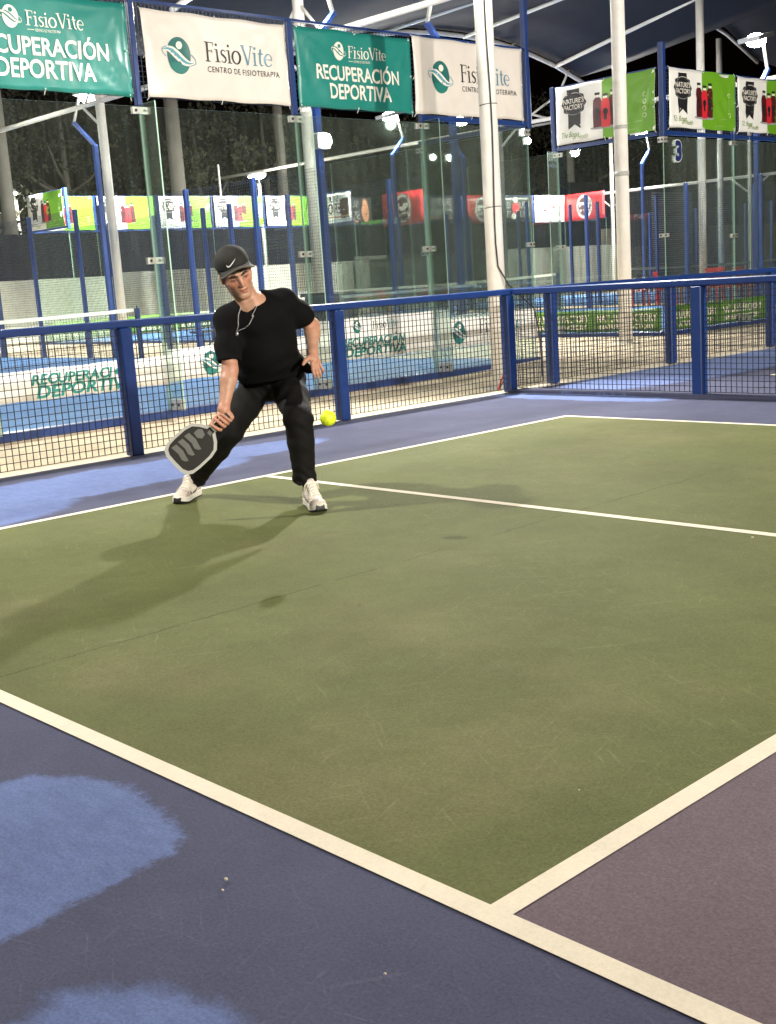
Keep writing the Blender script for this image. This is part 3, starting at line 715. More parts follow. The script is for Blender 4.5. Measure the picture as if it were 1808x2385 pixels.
class Art:
    def __init__(s): s.items = []
    def poly(s, pts, mat, lay=1): s.items.append((list(pts), [list(range(len(pts)))], mat, lay)); return s
    def rect(s, x0, y0, x1, y1, mat, lay=1): return s.poly([(x0, y0), (x1, y0), (x1, y1), (x0, y1)], mat, lay)
    def disc(s, cx, cy, rx, ry=None, mat='white', lay=1, n=28):
        ry = rx if ry is None else ry
        return s.poly([(cx + rx * math.cos(2 * PI * k / n), cy + ry * math.sin(2 * PI * k / n)) for k in range(n)], mat, lay)
    def ribbon(s, pts, wd, mat, lay=1):
        """open polyline with width(s)"""
        n = len(pts); L = []; R = []
        ws = wd if isinstance(wd, (list, tuple)) else [wd] * n
        for i in range(n):
            a = pts[max(i - 1, 0)]; b = pts[min(i + 1, n - 1)]; d = (b[0] - a[0], b[1] - a[1]); l = math.hypot(*d) or 1
            nx, ny = -d[1] / l * ws[i] / 2, d[0] / l * ws[i] / 2
            L.append((pts[i][0] + nx, pts[i][1] + ny)); R.append((pts[i][0] - nx, pts[i][1] - ny))
        s.items.append((L + R, [[i, i + 1, n + i + 1, n + i] for i in range(n - 1)], mat, lay)); return s
    def arc(s, cx, cy, rx, ry, a0, a1, wd, mat, lay=1, n=24, rot=0):
        P = []
        for k in range(n + 1):
            a = a0 + (a1 - a0) * k / n; x, y = rx * math.cos(a), ry * math.sin(a)
            P.append((cx + x * math.cos(rot) - y * math.sin(rot), cy + x * math.sin(rot) + y * math.cos(rot)))
        return s.ribbon(P, wd, mat, lay)
    def text(s, t, x0, x1, y0, y1, mat, lay=2, bold=0.0, shear=0.0, space=1.0):
        """text fitted into the box"""
        vs, fs, (a, b, c, d) = text2d(t, 1, bold, shear, space)
        s.items.append(([(x0 + (x - a) / (b - a) * (x1 - x0), y0 + (y - c) / (d - c) * (y1 - y0)) for x, y in vs], fs, mat, lay)); return s
    def serif(s, word, x, y, h, mats, lay=2):
        """light roman lettering drawn from stems, bowls and serifs; returns end x"""
        st, th = h * .115, h * .045
        def stem(cx, y0, y1, m, sw=st, ser=True, both=True):
            s.rect(cx - sw / 2, y0, cx + sw / 2, y1, m, lay)
            if ser:
                s.rect(cx - sw * 1.35, y0, cx + sw * 1.35, y0 + th, m, lay)
                if both: s.rect(cx - sw * 1.35, y1 - th, cx + sw * .5, y1, m, lay)
        xh = h * .68
        for ch, m in zip(word, mats):
            if ch == 'F':
                stem(x + h * .16, y, y + h, m); s.rect(x + .1 * h, y + h - th, x + .58 * h, y + h, m, lay); s.rect(x + .54 * h, y + h * .80, x + .58 * h, y + h, m, lay)
                s.rect(x + .16 * h, y + h * .52, x + .46 * h, y + h * .52 + th, m, lay); s.rect(x + .43 * h, y + .44 * h, x + .46 * h, y + .64 * h, m, lay); x += .64 * h
            elif ch == 'i':
                stem(x + h * .14, y, y + xh, m); s.disc(x + h * .13, y + h * .90, h * .075, mat=m, lay=lay, n=12); x += .32 * h
            elif ch == 's':
                P = [(.40, .58), (.30, .66), (.18, .65), (.10, .55), (.14, .44), (.26, .36), (.36, .27), (.38, .14), (.28, .03), (.15, .03), (.07, .12)]
                s.ribbon([(x + a * h, y + b * h) for a, b in P], [h * q for q in (.04, .05, .07, .10, .12, .125, .12, .10, .07, .05, .04)], m, lay); x += .48 * h
            elif ch == 'o':
                P = []; W = []
                for k in range(25):
                    a = 2 * PI * k / 24; P.append((x + .30 * h + .25 * h * math.cos(a), y + xh / 2 + (xh / 2 - .02 * h) * math.sin(a))); W.append(h * (.055 + .075 * abs(math.cos(a))))
                s.ribbon(P, W, m, lay); x += .64 * h
            elif ch == 'V':
                s.ribbon([(x + .10 * h, y + h), (x + .40 * h, y)], st, m, lay); s.ribbon([(x + .40 * h, y), (x + .70 * h, y + h)], th * 1.3, m, lay)
                s.rect(x - .02 * h, y + h - th, x + .24 * h, y + h, m, lay); s.rect(x + .58 * h, y + h - th, x + .80 * h, y + h, m, lay); x += .78 * h
            elif ch == 't':
                s.ribbon([(x + .18 * h, y + .88 * h), (x + .18 * h, y + .16 * h), (x + .24 * h, y + .05 * h), (x + .36 * h, y + .05 * h)], [st, st, st * .9, th], m, lay); s.rect(x + .04 * h, y + xh - th * 1.4, x + .36 * h, y + xh, m, lay); x += .40 * h
            elif ch == 'e':
                P = []; W = []
                for k in range(21):
                    a = .05 + (2 * PI - .75) * k / 20; P.append((x + .29 * h + .23 * h * math.cos(a), y + xh / 2 + (xh / 2 - .02 * h) * math.sin(a))); W.append(h * (.05 + .075 * max(0, -math.cos(a))))
                s.ribbon(P, W, m, lay); s.rect(x + .09 * h, y + xh * .50, x + .52 * h, y + xh * .50 + th, m, lay); x += .56 * h
        return x
    def fisio_logo(s, cx, cy, r, white=False, lay=1):
        a, b = ('white', 'teal') if white else ('deep', 'white')
        s.disc(cx, cy, r * .80, r, a, lay, 36)
        if not white: s.poly([(cx + .80 * r * math.cos(t), cy + r * math.sin(t)) for t in [(-2.75 + 2.35 * k / 16) for k in range(17)]], 'teal', lay + .3)
        W = lambda o, k: [(cx + r * (-1.08 + 2.05 * i / 20), cy + r * (o + .36 * math.sin(2.2 + i / 20 * -4.3) * k - .06 * 0)) for i in range(21)]
        prof = [math.sin(PI * (i + .6) / 21.2) for i in range(21)]
        s.ribbon(W(-.02, 1), [r * .50 * p + .02 * r for p in prof], b, lay + 1)
        s.ribbon(W(-.02, 1), [r * .20 * p + .01 * r for p in prof], a if white else 'sky', lay + 2)
        s.disc(cx + .06 * r, cy + .56 * r, .21 * r, .21 * r, b, lay + 2, 18)
        s.arc(cx, cy - .02 * r, 1.14 * r, .42 * r, -1.2, .85, r * .045, 'white' if white else 'slate', lay + 1, rot=-.25)
        s.arc(cx, cy - .02 * r, 1.14 * r, .42 * r, 2.1, 3.9, r * .045, 'white' if white else 'slate', lay + 1, rot=-.25)
def drape(name, art, W, H, surf, parent, step=.05, mirror=False):
    """art in metres (0..W, 0..H), cut on a grid so that it follows surf(s, t, off) -> xyz"""
    by = {}
    for it in art.items: by.setdefault(it[2], []).append(it)
    out = MB(); mats = []
    for mat, its in by.items():
        out.cur = len(mats); mats.append(INK[mat])
        for vs, fs, _, lay in its:
            bm = bmesh.new(); bv = [bm.verts.new((x, y, 0)) for x, y in vs]
            for f in fs:
                try: bm.faces.new([bv[i] for i in f])
                except ValueError: pass
            xs = [v[0] for v in vs]; ys = [v[1] for v in vs]
            for ax, lo, hi in ((0, min(xs), max(xs)), (1, min(ys), max(ys))):
                k = math.floor(lo / step) + 1
                while k * step < hi:
                    co = [0, 0, 0]; no = [0, 0, 0]; co[ax] = k * step; no[ax] = 1
                    bmesh.ops.bisect_plane(bm, geom=bm.verts[:] + bm.edges[:] + bm.faces[:], plane_co=co, plane_no=no, dist=1e-5); k += 1
            for v in bm.verts:
                x = W - v.co.x if mirror else v.co.x
                v.co = surf(x, v.co.y, .0022 + .0012 * lay)
            out.bm(bm, True)
    return out.build(name, mats, parent)
def banner(label, cat_group, o, du, dn, W, z0, z1, art, base, seed, amp=.012, mirror=False, ties=True, step=.05, nm='banner'):
    """o = lower-left corner seen from the side dn points to; du = unit xy along the width; dn = outward normal"""
    H = z1 - z0; r = random.Random(seed)
    cor = [(0, 0), (W, 0), (W, H), (0, H)]; ph = [r.uniform(0, 6) for _ in range(12)]; fr = [r.uniform(11, 17) for _ in range(4)]; wt = [r.uniform(.4, 1.3) for _ in range(4)]
    def wr(s, t):
        h = 0
        for i, (cx, cy) in enumerate(cor):
            dx, dy = s - cx, t - cy; d = math.hypot(dx, dy)
            th = math.atan2(abs(dy), abs(dx) + 1e-6); h += wt[i] * math.sin(th * fr[i] + ph[i]) * math.exp(-d / .42) * min(1, d / .06) * .75
        h += .30 * math.sin(s * 7 + ph[4] + 1.5 * math.sin(t * 5 + ph[5])) + .22 * math.sin(t * 13 + ph[6] + 2.2 * math.sin(s * 3.1 + ph[7])) * math.exp(-t / .25)
        h += .25 * math.sin((s * 1.3 + t) * 17 + ph[8]) * math.exp(-((s - W * .7) ** 2 + (t - H * .3) ** 2) / .12)
        f = abs(math.sin(s * 9 + t * 6 * (1 if seed % 2 else -1) + 1.7 * math.sin(s * 4 + ph[9]) + ph[10])); h += .55 * (1 - f) ** 4 * math.exp(-((t - H * .45) / (H * .4)) ** 2)
        return h * amp * 1.9 + .008
    def surf(s, t, off):
        # edges sag between the ties
        e = .010 * math.sin(PI * s / W * 3) ** 2
        tt = t - e * (t / H) + e * (1 - t / H); ss = s + .008 * math.sin(PI * t / H) * (1 - 2 * s / W)
        n = wr(s, t) + off
        return (o[0] + du[0] * ss + dn[0] * n, o[1] + du[1] * ss + dn[1] * n, z0 + tt)
    root = empty(nm, (o[0], o[1], z0), 0, label, 'banner', cat_group)
    loc = lambda s, t, off: tuple(a - b for a, b in zip(surf(s, t, off), root.location))
    nx = max(4, int(round(W / step)) ); ny = max(3, int(round(H / step)))
    ss = [min(i * step, W) for i in range(nx)] + [W]; ts = [min(j * step, H) for j in range(ny)] + [H]
    m = MB(); N = len(ss)
    vs = [loc(s, t, 0) for t in ts for s in ss] 
    fs = [(j * N + i, j * N + i + 1, (j + 1) * N + i + 1, (j + 1) * N + i) for j in range(len(ts) - 1) for i in range(N - 1)]
    m.add(vs, fs, True); sh = m.build('sheet', VINYL[base], root); sd = sh.modifiers.new('thick', 'SOLIDIFY'); sd.thickness = .0015; sd.offset = -1
    if art: drape('print', art, W, H, loc, root, step, mirror)
    if ties:
        for s, t in [(0.03, H - .02), (W / 2, H - .015), (W - .03, H - .02), (.03, .02), (W / 2, .015), (W - .03, .02), (.02, H / 2), (W - .02, H / 2)]:
            p = Vector(loc(s, t, .004)); q = p + Vector((du[0] * (.03 if s > W / 2 else -.03) * (s != W / 2), du[1] * (.03 if s > W / 2 else -.03) * (s != W / 2), (.035 if t > H / 2 else -.05) if s == W / 2 or True else 0)) - Vector((dn[0], dn[1], 0)) * .03
            m = MB(); m.tube([p, q], .004, 6); m.sphere(p, .009, 8, 6); m.build('tie', nmat('white_tie', (.8, .8, .78), .4), root)
    return root
def vinyl(name, c, tr=0.0):
    m = nmat('vinyl_' + name, c, .34, spec=.55, noise=.05, scale=4); return m
VINYL = dict(teal=vinyl('teal', (.016, .20, .17)), cream=vinyl('cream', (.67, .62, .565)), white=vinyl('white', (.78, .77, .73)), black=vinyl('black', (.02, .02, .022)), red=vinyl('red', (.50, .03, .035)), green=vinyl('green', (.085, .20, .015)))

def art_teal(W, H):
    a = Art(); a.fisio_logo(W * .355, H * .735, H * .115, True); x = a.serif('FisioVite', W * .435, H * .665, H * .155, ['white'] * 9)
    a.rect(W * .44, H * .622, W * .475, H * .628, 'white'); a.text('CENTRO DE FISIOTERAPIA', W * .48, W * .62, H * .61, H * .64, 'white', 2)
    a.text('RECUPERACIÓN', W * .15, W * .88, H * .36, H * .60, 'white', 2, .021); a.text('DEPORTIVA', W * .255, W * .79, H * .125, H * .325, 'white', 2, .021); return a
def art_cream(W, H):
    a = Art(); a.fisio_logo(W * .225, H * .50, H * .215); 
    x = a.serif('FisioVite', W * .40, H * .46, H * .235, ['black'] * 5 + ['slate'] * 4)
    a.text('CENTRO DE FISIOTERAPIA', W * .41, W * .925, H * .335, H * .405, 'black', 2, .005, 0, 1.15); return a
def art_nature(W, H, number=False):
    a = Art(); gx = W * .485
    a.rect(gx, 0, W, H, 'green', .4)
    cx = W * .20
    a.poly([(cx - W * .075, H * .93), (cx + W * .055, H * .93), (cx + W * .055, H * .24), (cx - W * .01, H * .32), (cx - W * .075, H * .24)], 'black', 1)
    n = 40; pts = []
    for k in range(n):
        t = 2 * PI * k / n; r = 1 + .07 * math.cos(10 * t); pts.append((cx - W * .01 + W * .122 * r * math.cos(t), H * .68 + H * .215 * r * math.sin(t)))
    a.poly(pts, 'black', 2); a.arc(cx - W * .01, H * .68, W * .108, H * .19, 0, 2 * PI, .007, 'grey', 3, 40)
    a.text("NATURE'S", cx - W * .115, cx + W * .095, H * .685, H * .775, 'white', 4, .012); a.text('FACTORY', cx - W * .105, cx + W * .085, H * .58, H * .665, 'white', 4, .012)
    a.arc(cx - W * .01, H * .835, W * .06, H * .03, .3, PI - .3, .006, 'white', 4, 10)
    a.text('The Boost', W * .055, W * .24, H * .105, H * .20, 'script', 2, 0, .45); a.text('of Health', W * .17, W * .335, H * .06, H * .14, 'script', 2, 0, .45)
    a.disc(W * .51, H * .20, W * .15, H * .035, 'grey', .8)
    for bx, bm, by, s in ((.435, 'maroon', .205, 1.0), (.60, 'maroon', .21, 1.0), (.52, 'red', .185, .97)):
        x = W * bx; w2 = W * .045; y = H * by; h = H * .60 * s
        lay = 3 if bm == 'red' else 2
        P = [(-1, .03), (-.85, 0), (.85, 0), (1, .03), (1, .70), (.88, .78), (.52, .84), (.48, .90), (-.48, .90), (-.52, .84), (-.88, .78), (-1, .70)]
        a.poly([(x + w2 * p, y + h * q) for p, q in P], bm, lay); a.rect(x - w2 * .5, y + h * .845, x + w2 * .5, y + h * .91, 'white', lay + .6); a.rect(x - w2 * .58, y + h * .915, x + w2 * .58, y + h * .985, 'black', lay + .5)
        a.disc(x, y + h * .46, w2 * .55, h * .10, 'black', lay + 1, 16); a.rect(x - w2 * .3, y + h * .22, x + w2 * .3, y + h * .44, 'black', lay + 1)
    for k in range(4): a.disc(W * .905, H * (.62 - .115 * k), W * .022, H * .045, 'palegreen', 1, 14); a.disc(W * .905, H * (.62 - .115 * k), W * .012, H * .024, 'green', 2, 10)
    a.text('@naturesfactory', W * .74, W * .90, H * .175, H * .205, 'palegreen', 1); a.text('naturesfactory.com', W * .68, W * .86, H * .055, H * .085, 'palegreen', 1)
    return a
G1 = 'sponsor banners on the nearest padel court'
yl = XN + .05
banner('teal banner cut off by the left edge, lettering RECUPERACIÓN DEPORTIVA under a small logo', G1, (yl, 3.44), (0, 1), (1, 0), 1.90, 3.075, 3.94, art_teal(1.90, .865), 'teal', 3)
banner('cream banner with round green logo, whole and uncovered, second from the left', G1, (yl, 5.50), (0, 1), (1, 0), 1.83, 3.085, 3.925, art_cream(1.83, .84), 'cream', 11, .009)
banner('teal banner between the two cream ones, lettering RECUPERACIÓN DEPORTIVA whole in view', G1, (yl, 7.45), (0, 1), (1, 0), 1.78, 3.085, 3.94, art_teal(1.78, .855), 'teal', 5)
banner('cream banner with round green logo crossed by the big cabled pole', G1, (yl, 9.27), (0, 1), (1, 0), 2.02, 3.09, 3.985, art_cream(2.02, .895), 'cream', 23, .009)
G2 = 'juice bottle banners round court 3'
banner('white and green bottle banner on the side wall, crossed by the pole before court 3', G2, (XN - 1.96, Y_B[0] - .05), (1, 0), (0, -1), 1.87, 3.10, 3.99, art_nature(1.87, .89), 'white', 31)
banner('white and green bottle banner just above the number 3 on the glass', G2, (yl, Y_B[0] + .10), (0, 1), (1, 0), 1.86, 3.13, 4.0, art_nature(1.86, .87), 'white', 37, .010)
banner('white and green bottle banner cut off by the right edge of the picture', G2, (yl, Y_B[0] + 2.06), (0, 1), (1, 0), 1.86, 3.13, 3.99, art_nature(1.86, .86), 'white', 41, .010)
G3 = 'banners on the far ends of the padel courts'
names = ['green bottle banner at the far end, behind the tilted one at the far left', 'far bottle banner crossed by the left white column', 'far bottle banner right of the green glass edge at the left',
         'far bottle banner above the black cap of the player', 'far bottle banner right of the street lamp over the cap']
for i in range(5):
    banner(names[i], G3, (XR + .05, Y_B[0] + .07 + 2 * i), (0, 1), (1, 0), 1.86, 3.07, 4.0, art_nature(1.86, .93), 'white', 50 + i, .008, ties=False, step=.2)
banner('tilted far bottle banner at the far left beside a bright blue post', G3, (XR + .06, Y_B[0] - .05), (1, 0), (0, -1), 1.9, 3.07, 4.0, art_nature(1.9, .93), 'white', 60, .008, ties=False, step=.2)
a = Art(); a.rect(1.1, 0, 1.9, .93, 'green', .4); a.text('SUERO', .1, 1.1, .28, .62, 'maroon', 2, .02); a.rect(.1, .16, 1.15, .21, 'peach'); a.rect(.1, .12, .5, .75, 'maroon', .6); a.text('SU', .55, 1.0, .66, .86, 'black', 2, .01)
banner('pale and green far banner with reversed lettering beside the blue lamp pole', G3, (XR + .06, Y_B[1] - .05), (1, 0), (0, -1), 1.9, 3.05, 3.97, a, 'white', 61, .008, mirror=True, ties=False, step=.2)
def art_red(W, H, word='DEL SUSHI'):
    a = Art(); a.disc(W * .5, H * .5, W * .20, H * .46, 'grey', 1); a.arc(W * .5, H * .5, W * .175, H * .40, 0, 2 * PI, .07, 'white', 2, 32); a.disc(W * .5, H * .5, W * .145, H * .33, 'maroon', 2.5)
    a.rect(W * .37, H * .44, W * .63, H * .66, 'white', 3); a.text('SUERO', W * .38, W * .62, H * .30, H * .40, 'white', 4, .02); return a
def art_black(W, H, mir=False):
    a = Art()
    for k in (0, 1): a.text('DEL', W * .06, W * .34, H * (.52 - .36 * k), H * (.78 - .36 * k), 'grey', 1, .01); a.text('SUSHI', W * .52, W * .95, H * (.52 - .36 * k), H * (.78 - .36 * k), 'grey', 1, .01)
    return a
a = Art(); a.text('SUERO', .55, 1.65, .20, .48, 'grey', 1, .02); a.rect(.5, .12, 1.7, .16, 'peach'); a.text('SUERO', .6, 1.6, .60, .82, 'grey', 1); a.disc(.3, .45, .17, .36, 'peach', 1); a.disc(.32, .78, .09, .12, 'peach', 1)
banner('black far banner with reversed grey lettering and a peach shape, left of a red one', G3, (XR - .3, 25.65), (0, 1), (1, 0), 1.85, 3.05, 3.98, a, 'black', 62, .008, mirror=True, ties=False, step=.2)
banner('red far banner with pale ring in front of the bent blue lamp post', G3, (XR + .02, Y_C[0] - .05), (1, 0), (0, -1), 2.0, 2.95, 4.05, art_red(2.0, 1.1), 'red', 63, .008, ties=False, step=.2)
banner('black far banner with grey lettering behind the green glass edges, middle of the picture', G3, (XR + .06, Y_C[0] + 2.05), (0, 1), (1, 0), 1.86, 3.07, 4.0, a, 'black', 64, .008, mirror=True, ties=False, step=.2)
banner('red far banner with pale ring just left of the cabled pole', G3, (XR + .06, Y_C[0] + 4.05), (0, 1), (1, 0), 1.86, 3.0, 4.02, art_red(1.86, 1.02), 'red', 65, .008, ties=False, step=.2)
b = art_black(1.86, .93); b.disc(.86, .80, .12, .11, 'white', 2); b.disc(.88, .50, .22, .22, 'red', 2); b.disc(.75, .2, .12, .12, 'white', 2)
banner('black far banner with grey lettering and a red figure, just right of the cabled pole', G3, (XR + .06, Y_C[0] + 6.05), (0, 1), (1, 0), 1.86, 3.05, 4.0, b, 'black', 66, .008, ties=False, step=.2)
c = Art(); c.rect(.2, .72, .7, .75, 'black'); c.rect(1.1, .72, 1.6, .75, 'black'); c.disc(.95, .82, .07, .09, 'black'); c.disc(.95, .82, .045, .06, 'white', 2); c.rect(.55, .48, 1.25, .53, 'peach'); c.rect(.5, .40, .75, .5, 'red'); c.rect(1.05, .55, 1.3, .63, 'red')
c.ribbon([(.6, .2), (.75, .12), (.95, .15), (.9, .3), (.7, .3), (.6, .2)], .035, 'black'); c.text('50', 1.1, 1.5, .2, .38, 'black', 1, .02)
banner('white far banner with small black drawings between black and red ones', G3, (XR + .06, Y_C[0] + 8.05), (0, 1), (1, 0), 1.86, 2.98, 4.02, c, 'white', 67, .008, ties=False, step=.2)
banner('dull red far banner with pale ring seen through the fin of court 3', G3, (XR + .05, Y_C[1] - .05), (1, 0), (0, -1), 1.95, 2.98, 4.02, art_red(1.95, 1.04), 'red', 68, .008, ties=False, step=.2)

# --- kick boards along the glass feet
GK = 'low sponsor strips at the foot of the glass'
def kick(label, o, du, dn, W, z0, z1, art, base, seed): return banner(label, GK, o, du, dn, W, z0, z1, art, base, seed, .003, ties=False, step=.1, nm='sponsor_strip')
def rec(W, H, logo=False, x0=.20, x1=.735):
    a = Art(); s = .56 if logo else 1.0; y = .04
    a.text('RECUPERACIÓN', W * x0, W * x1, H * (.30 if logo else .50), H * (.57 if logo else .95), 'tealtext', 2, .03, .2); a.text('DEPORTIVA', W * (x0 + .02), W * x1, H * .05, H * (.29 if logo else .49), 'tealtext', 2, .03, .2)
    if logo: a.fisio_logo(W * .33, H * .78, H * .16); a.serif('FisioVite', W * .46, H * .70, H * .2, ['black'] * 5 + ['sky'] * 4)
    return a
kx = XN + .03
kick('white strip lettered RECUPERACIÓN DEPORTIVA at the left edge behind the low fence', (kx, 3.43), (0, 1), (1, 0), 2.0, .245, .545, rec(2.0, .29, False, .235, .80), 'white', 71)
a = Art(); a.fisio_logo(.55, .15, .13); a.serif('FisioVite', .8, .1, .16, ['black'] * 5 + ['sky'] * 4)
kick('white strip with a round green logo beside the elbow of the player', (kx, 5.42), (0, 1), (1, 0), 1.98, .265, .60, a, 'white', 72)
kick('white strip with logo over RECUPERACIÓN DEPORTIVA right of the ball', (kx, 7.44), (0, 1), (1, 0), 1.95, .262, .745, rec(1.95, .483, True), 'white', 73)
a = Art(); a.fisio_logo(.40, .17, .15); a.serif('FisioVite', .78, .14, .19, ['black'] * 5 + ['sky'] * 4); a.text('CENTRO DE FISIOTERAPIA', .79, 1.6, .055, .085, 'black', 2); a.text('RECUPERACIÓN', .25, 1.0, .355, .40, 'tealtext', 2, .02, .2)
kick('white strip with green logo crossed by the big cabled pole', (kx, 9.43), (0, 1), (1, 0), 1.97, .262, .66, a, 'white', 74)
def art_kick(W, H):
    a = Art(); n = max(1, int(W / 1.3))
    for i in range(n): a.text("NATURE'S FACTORY", W * (i + .06) / n, W * (i + .94) / n, H * .44, H * .80, 'cream', 1, .02); a.text("NATURE'S FACTORY", W * (i + .1) / n, W * (i + .9) / n, H * .12, H * .34, 'cream', 1, .02)
    return a
kick('green lettered strip at the foot of the side wall of court 3', (XN - 4.0, Y_B[0] - .02), (1, 0), (0, -1), 3.93, .10, .46, art_kick(3.93, .36), 'green', 75)
kick('green lettered strip at the foot of the back wall of court 3', (kx, Y_B[0] + .04), (0, 1), (1, 0), 9.9, .10, .485, art_kick(9.9, .385), 'green', 76)
kick('green strip far behind, along the far end of court 3, glimpsed past the player', (XR + .05, Y_B[0] + .1), (0, 1), (1, 0), 9.8, .12, .62, art_kick(9.8, .5), 'green', 77)
# number on the glass
a = Art(); vs_, fs_, bb = text2d('3', 1, .05); a.text('3', -.014, .184, -.010, .330, 'white', 1, .050); a.text('3', -.004, .174, .002, .318, 'numblue', 2, .050)
root = empty('court_number', (XN + .012, 14.88, 2.64), 0, 'dark blue number 3 with white outline on the glass', 'number')
drape('numeral', a, .16, .3, lambda s, t, off: (off, s, t), root, 1.0)
# ------------------------------------------------------------------ far background
g = newmat('whitewash'); v = g.coord('Object')
a = g.noise(v, .5, 5, .65); b = g.noise(g.mapping(v, sc=(1, 1.5, .25)), 4, 6, .75)
g.l(g.mix(g.math('MULTIPLY', g.ramp(b, .45, .75), .55), g.mix(g.ramp(a, .3, .7), (.56, .57, .48), (.72, .73, .66)), (.36, .35, .30)), g.b.inputs['Base Color']); g.b.inputs['Roughness'].default_value = .9; g.bump(b, .3, .02)
WHITEWASH = g.m
DARKW = nmat('dark_wall', (.006, .006, .008), .95, spec=.03, noise=.4, scale=1.5)
BROWNW = nmat('brown_wall', (.20, .165, .125), .85, noise=.3, scale=2)
XW = -28.2
def wall(label, y0, y1, z0, z1, mat, x=XW, t=.2, cat='wall', nm='wall', steps=None):
    m = MB(); m.box((x - t, y0, z0), (x, y1, z1))
    return tag(m.build(nm, mat, base=(x, (y0 + y1) / 2, z0)), label, cat)
wall('long whitewashed wall behind the padel courts, left half', -6, 19.2, -.3, 1.87, WHITEWASH)
wall('slightly lower stretch of the whitewashed wall behind the head of the player', 19.21, 29.4, -.3, 1.96, WHITEWASH)
root = empty('corrugated_fence', (XW, 38, 0), 0, 'pale corrugated metal fence behind the farthest padel court, right of the whitewashed wall', 'fence')
m = MB(); N = 120; vs = []
for i in range(N + 1):
    y = -8.5 + 17 * i / N; vs += [(.05 * math.sin(i * 1.7), y, -.3), (.05 * math.sin(i * 1.7), y, 2.12)]
m.add(vs, [(2 * i, 2 * i + 2, 2 * i + 3, 2 * i + 1) for i in range(N)], True); m.build('sheet_metal', nmat('corrugated_metal', (.46, .47, .42), .6, noise=.25, scale=3, aniso=(1, 1, .2)), root)
m = MB(); m.bar((-.08, -8.5, 1.9), (-.08, 8.5, 1.9), .05, .08); m.build('rail', GREY_STEEL, root)
wall('dim brownish wall at the far right behind the glass of court 3', 46.6, 75, -.3, 2.9, BROWNW, XW - 1)
wall('dark sheet wall standing above the whitewashed wall', -8, 47, 1.5, 3.3, DARKW, XW - 1.2)
wall('black tarpaulin wall at the far right above the brownish wall', 46, 80, 2.0, 5.2, nmat('tarpaulin', (.010, .011, .014), .9, spec=.05, noise=.4, scale=1), XW - 2.5)
o = wall('dark advertising panel with a pale round sign on the whitewashed wall', 30.2, 33.3, -.1, 1.98, nmat('panel_dark', (.05, .052, .05), .7, noise=.2, scale=2), XW + .12, .06, 'panel', 'wall_panel')
m = MB(); 
a = Art(); a.disc(2.0, 1.35, .36, .36, 'grey', 1); a.disc(2.0, 1.35, .27, .27, 'black', 2); a.rect(1.78, 1.27, 2.22, 1.45, 'white', 3); a.text('25.6 DEL 7.6', .4, 2.8, 1.78, 1.92, 'grey', 1); a.disc(2.2, .35, .36, .3, 'grey', 1); a.disc(2.2, .35, .26, .22, 'black', 2)
drape('print', a, 3.1, 2.08, lambda s, t, off: (.03 + off, s - 1.55, t), o, 5)
# louvred shed at the far right
root = empty('louvred_shed', (XW + .6, 50, 0), 0, 'dark shed with horizontal louvres far behind the number 3', 'shed')
m = MB(); m.box((-.6, -3.2, 0), (0, 3.2, 4.6)); m.build('body', nmat('shed_dark', (.012, .012, .015), .8), root)
m = MB()
for i in range(38): m.bar((.04, -1.8, .7 + i * .1), (.04, 1.6, .7 + i * .1), .05, .03)
m.build('louvre', nmat('louvre_metal', (.22, .22, .24), .5), root)
# concrete masts among the trees
for (x, y, r, h, lab) in [(-30.4, 16.9, .24, 9, 'grey concrete mast at the far left behind the whitewashed wall'), (-30.4, 23.4, .30, 9, 'dim grey mast in the dark right of the first glass seam'), (-31, 28.6, .22, 9, 'dim grey mast in the dark left of the second white column'), (-31, 46.5, .2, 9, 'dim grey mast far behind the fin of court 3')]:
    m = MB(); m.tube([(0, 0, 0), (0, 0, h)], [r, r * .8], 16); tag(m.build('concrete_mast', nmat('old_concrete', (.060, .055, .046), .9, noise=.3, scale=2), base=(0, 0, 0)), lab, 'mast', 'grey masts behind the courts').location = (x, y, -.1)
m = MB(); m.tube([(0, 0, 0), (0, 0, 5.6)], .035, 8); o = m.build('thin_mast', GREY_STEEL); o.location = (-30, 24.9, 0); tag(o, 'thin pale pole standing in the dark left of the street lamp', 'pole')
# street lamps
def street_lamp(x, y, z, label, watts, s=1, disc=True):
    root = empty('street_lamp', (x, y, 0), 0, label, 'street lamp', 'lamps behind the courts')
    m = MB(); m.tube([(0, 0, 0), (0, 0, z - .2)], .06, 10); m.build('pole', GREY_STEEL, root)
    m = MB(); m.tube([(0, 0, z - .25), (.3, -.25, z + .02), (.55, -.5, z + .05)], .035, 8); m.build('arm', GREY_STEEL, root)
    m = MB(); m.sphere((.6, -.55, z + .04), (.36, .36, .10), 18, 8); h = m.build('lamp_head', LAMP_CASE, root)
    m = MB(); m.sphere((.6, -.55, z - .02), (.30, .30, .09), 18, 8); m.build('lamp_bulb', LAMP_ON, h)
    l = D.lights.new('street_light', 'POINT'); l.energy = watts; l.color = NEUT; l.shadow_soft_size = .2; q = D.objects.new('street_light', l); COL.objects.link(q); q.location = (x + .6, y - .55, z - .3)
street_lamp(-34.7, 19.4, 5.0, 'bright lamp at the left edge in front of the dark trees', 120)
street_lamp(-29.0, 25.9, 5.05, 'round street lamp glowing above the cap of the player', 120)
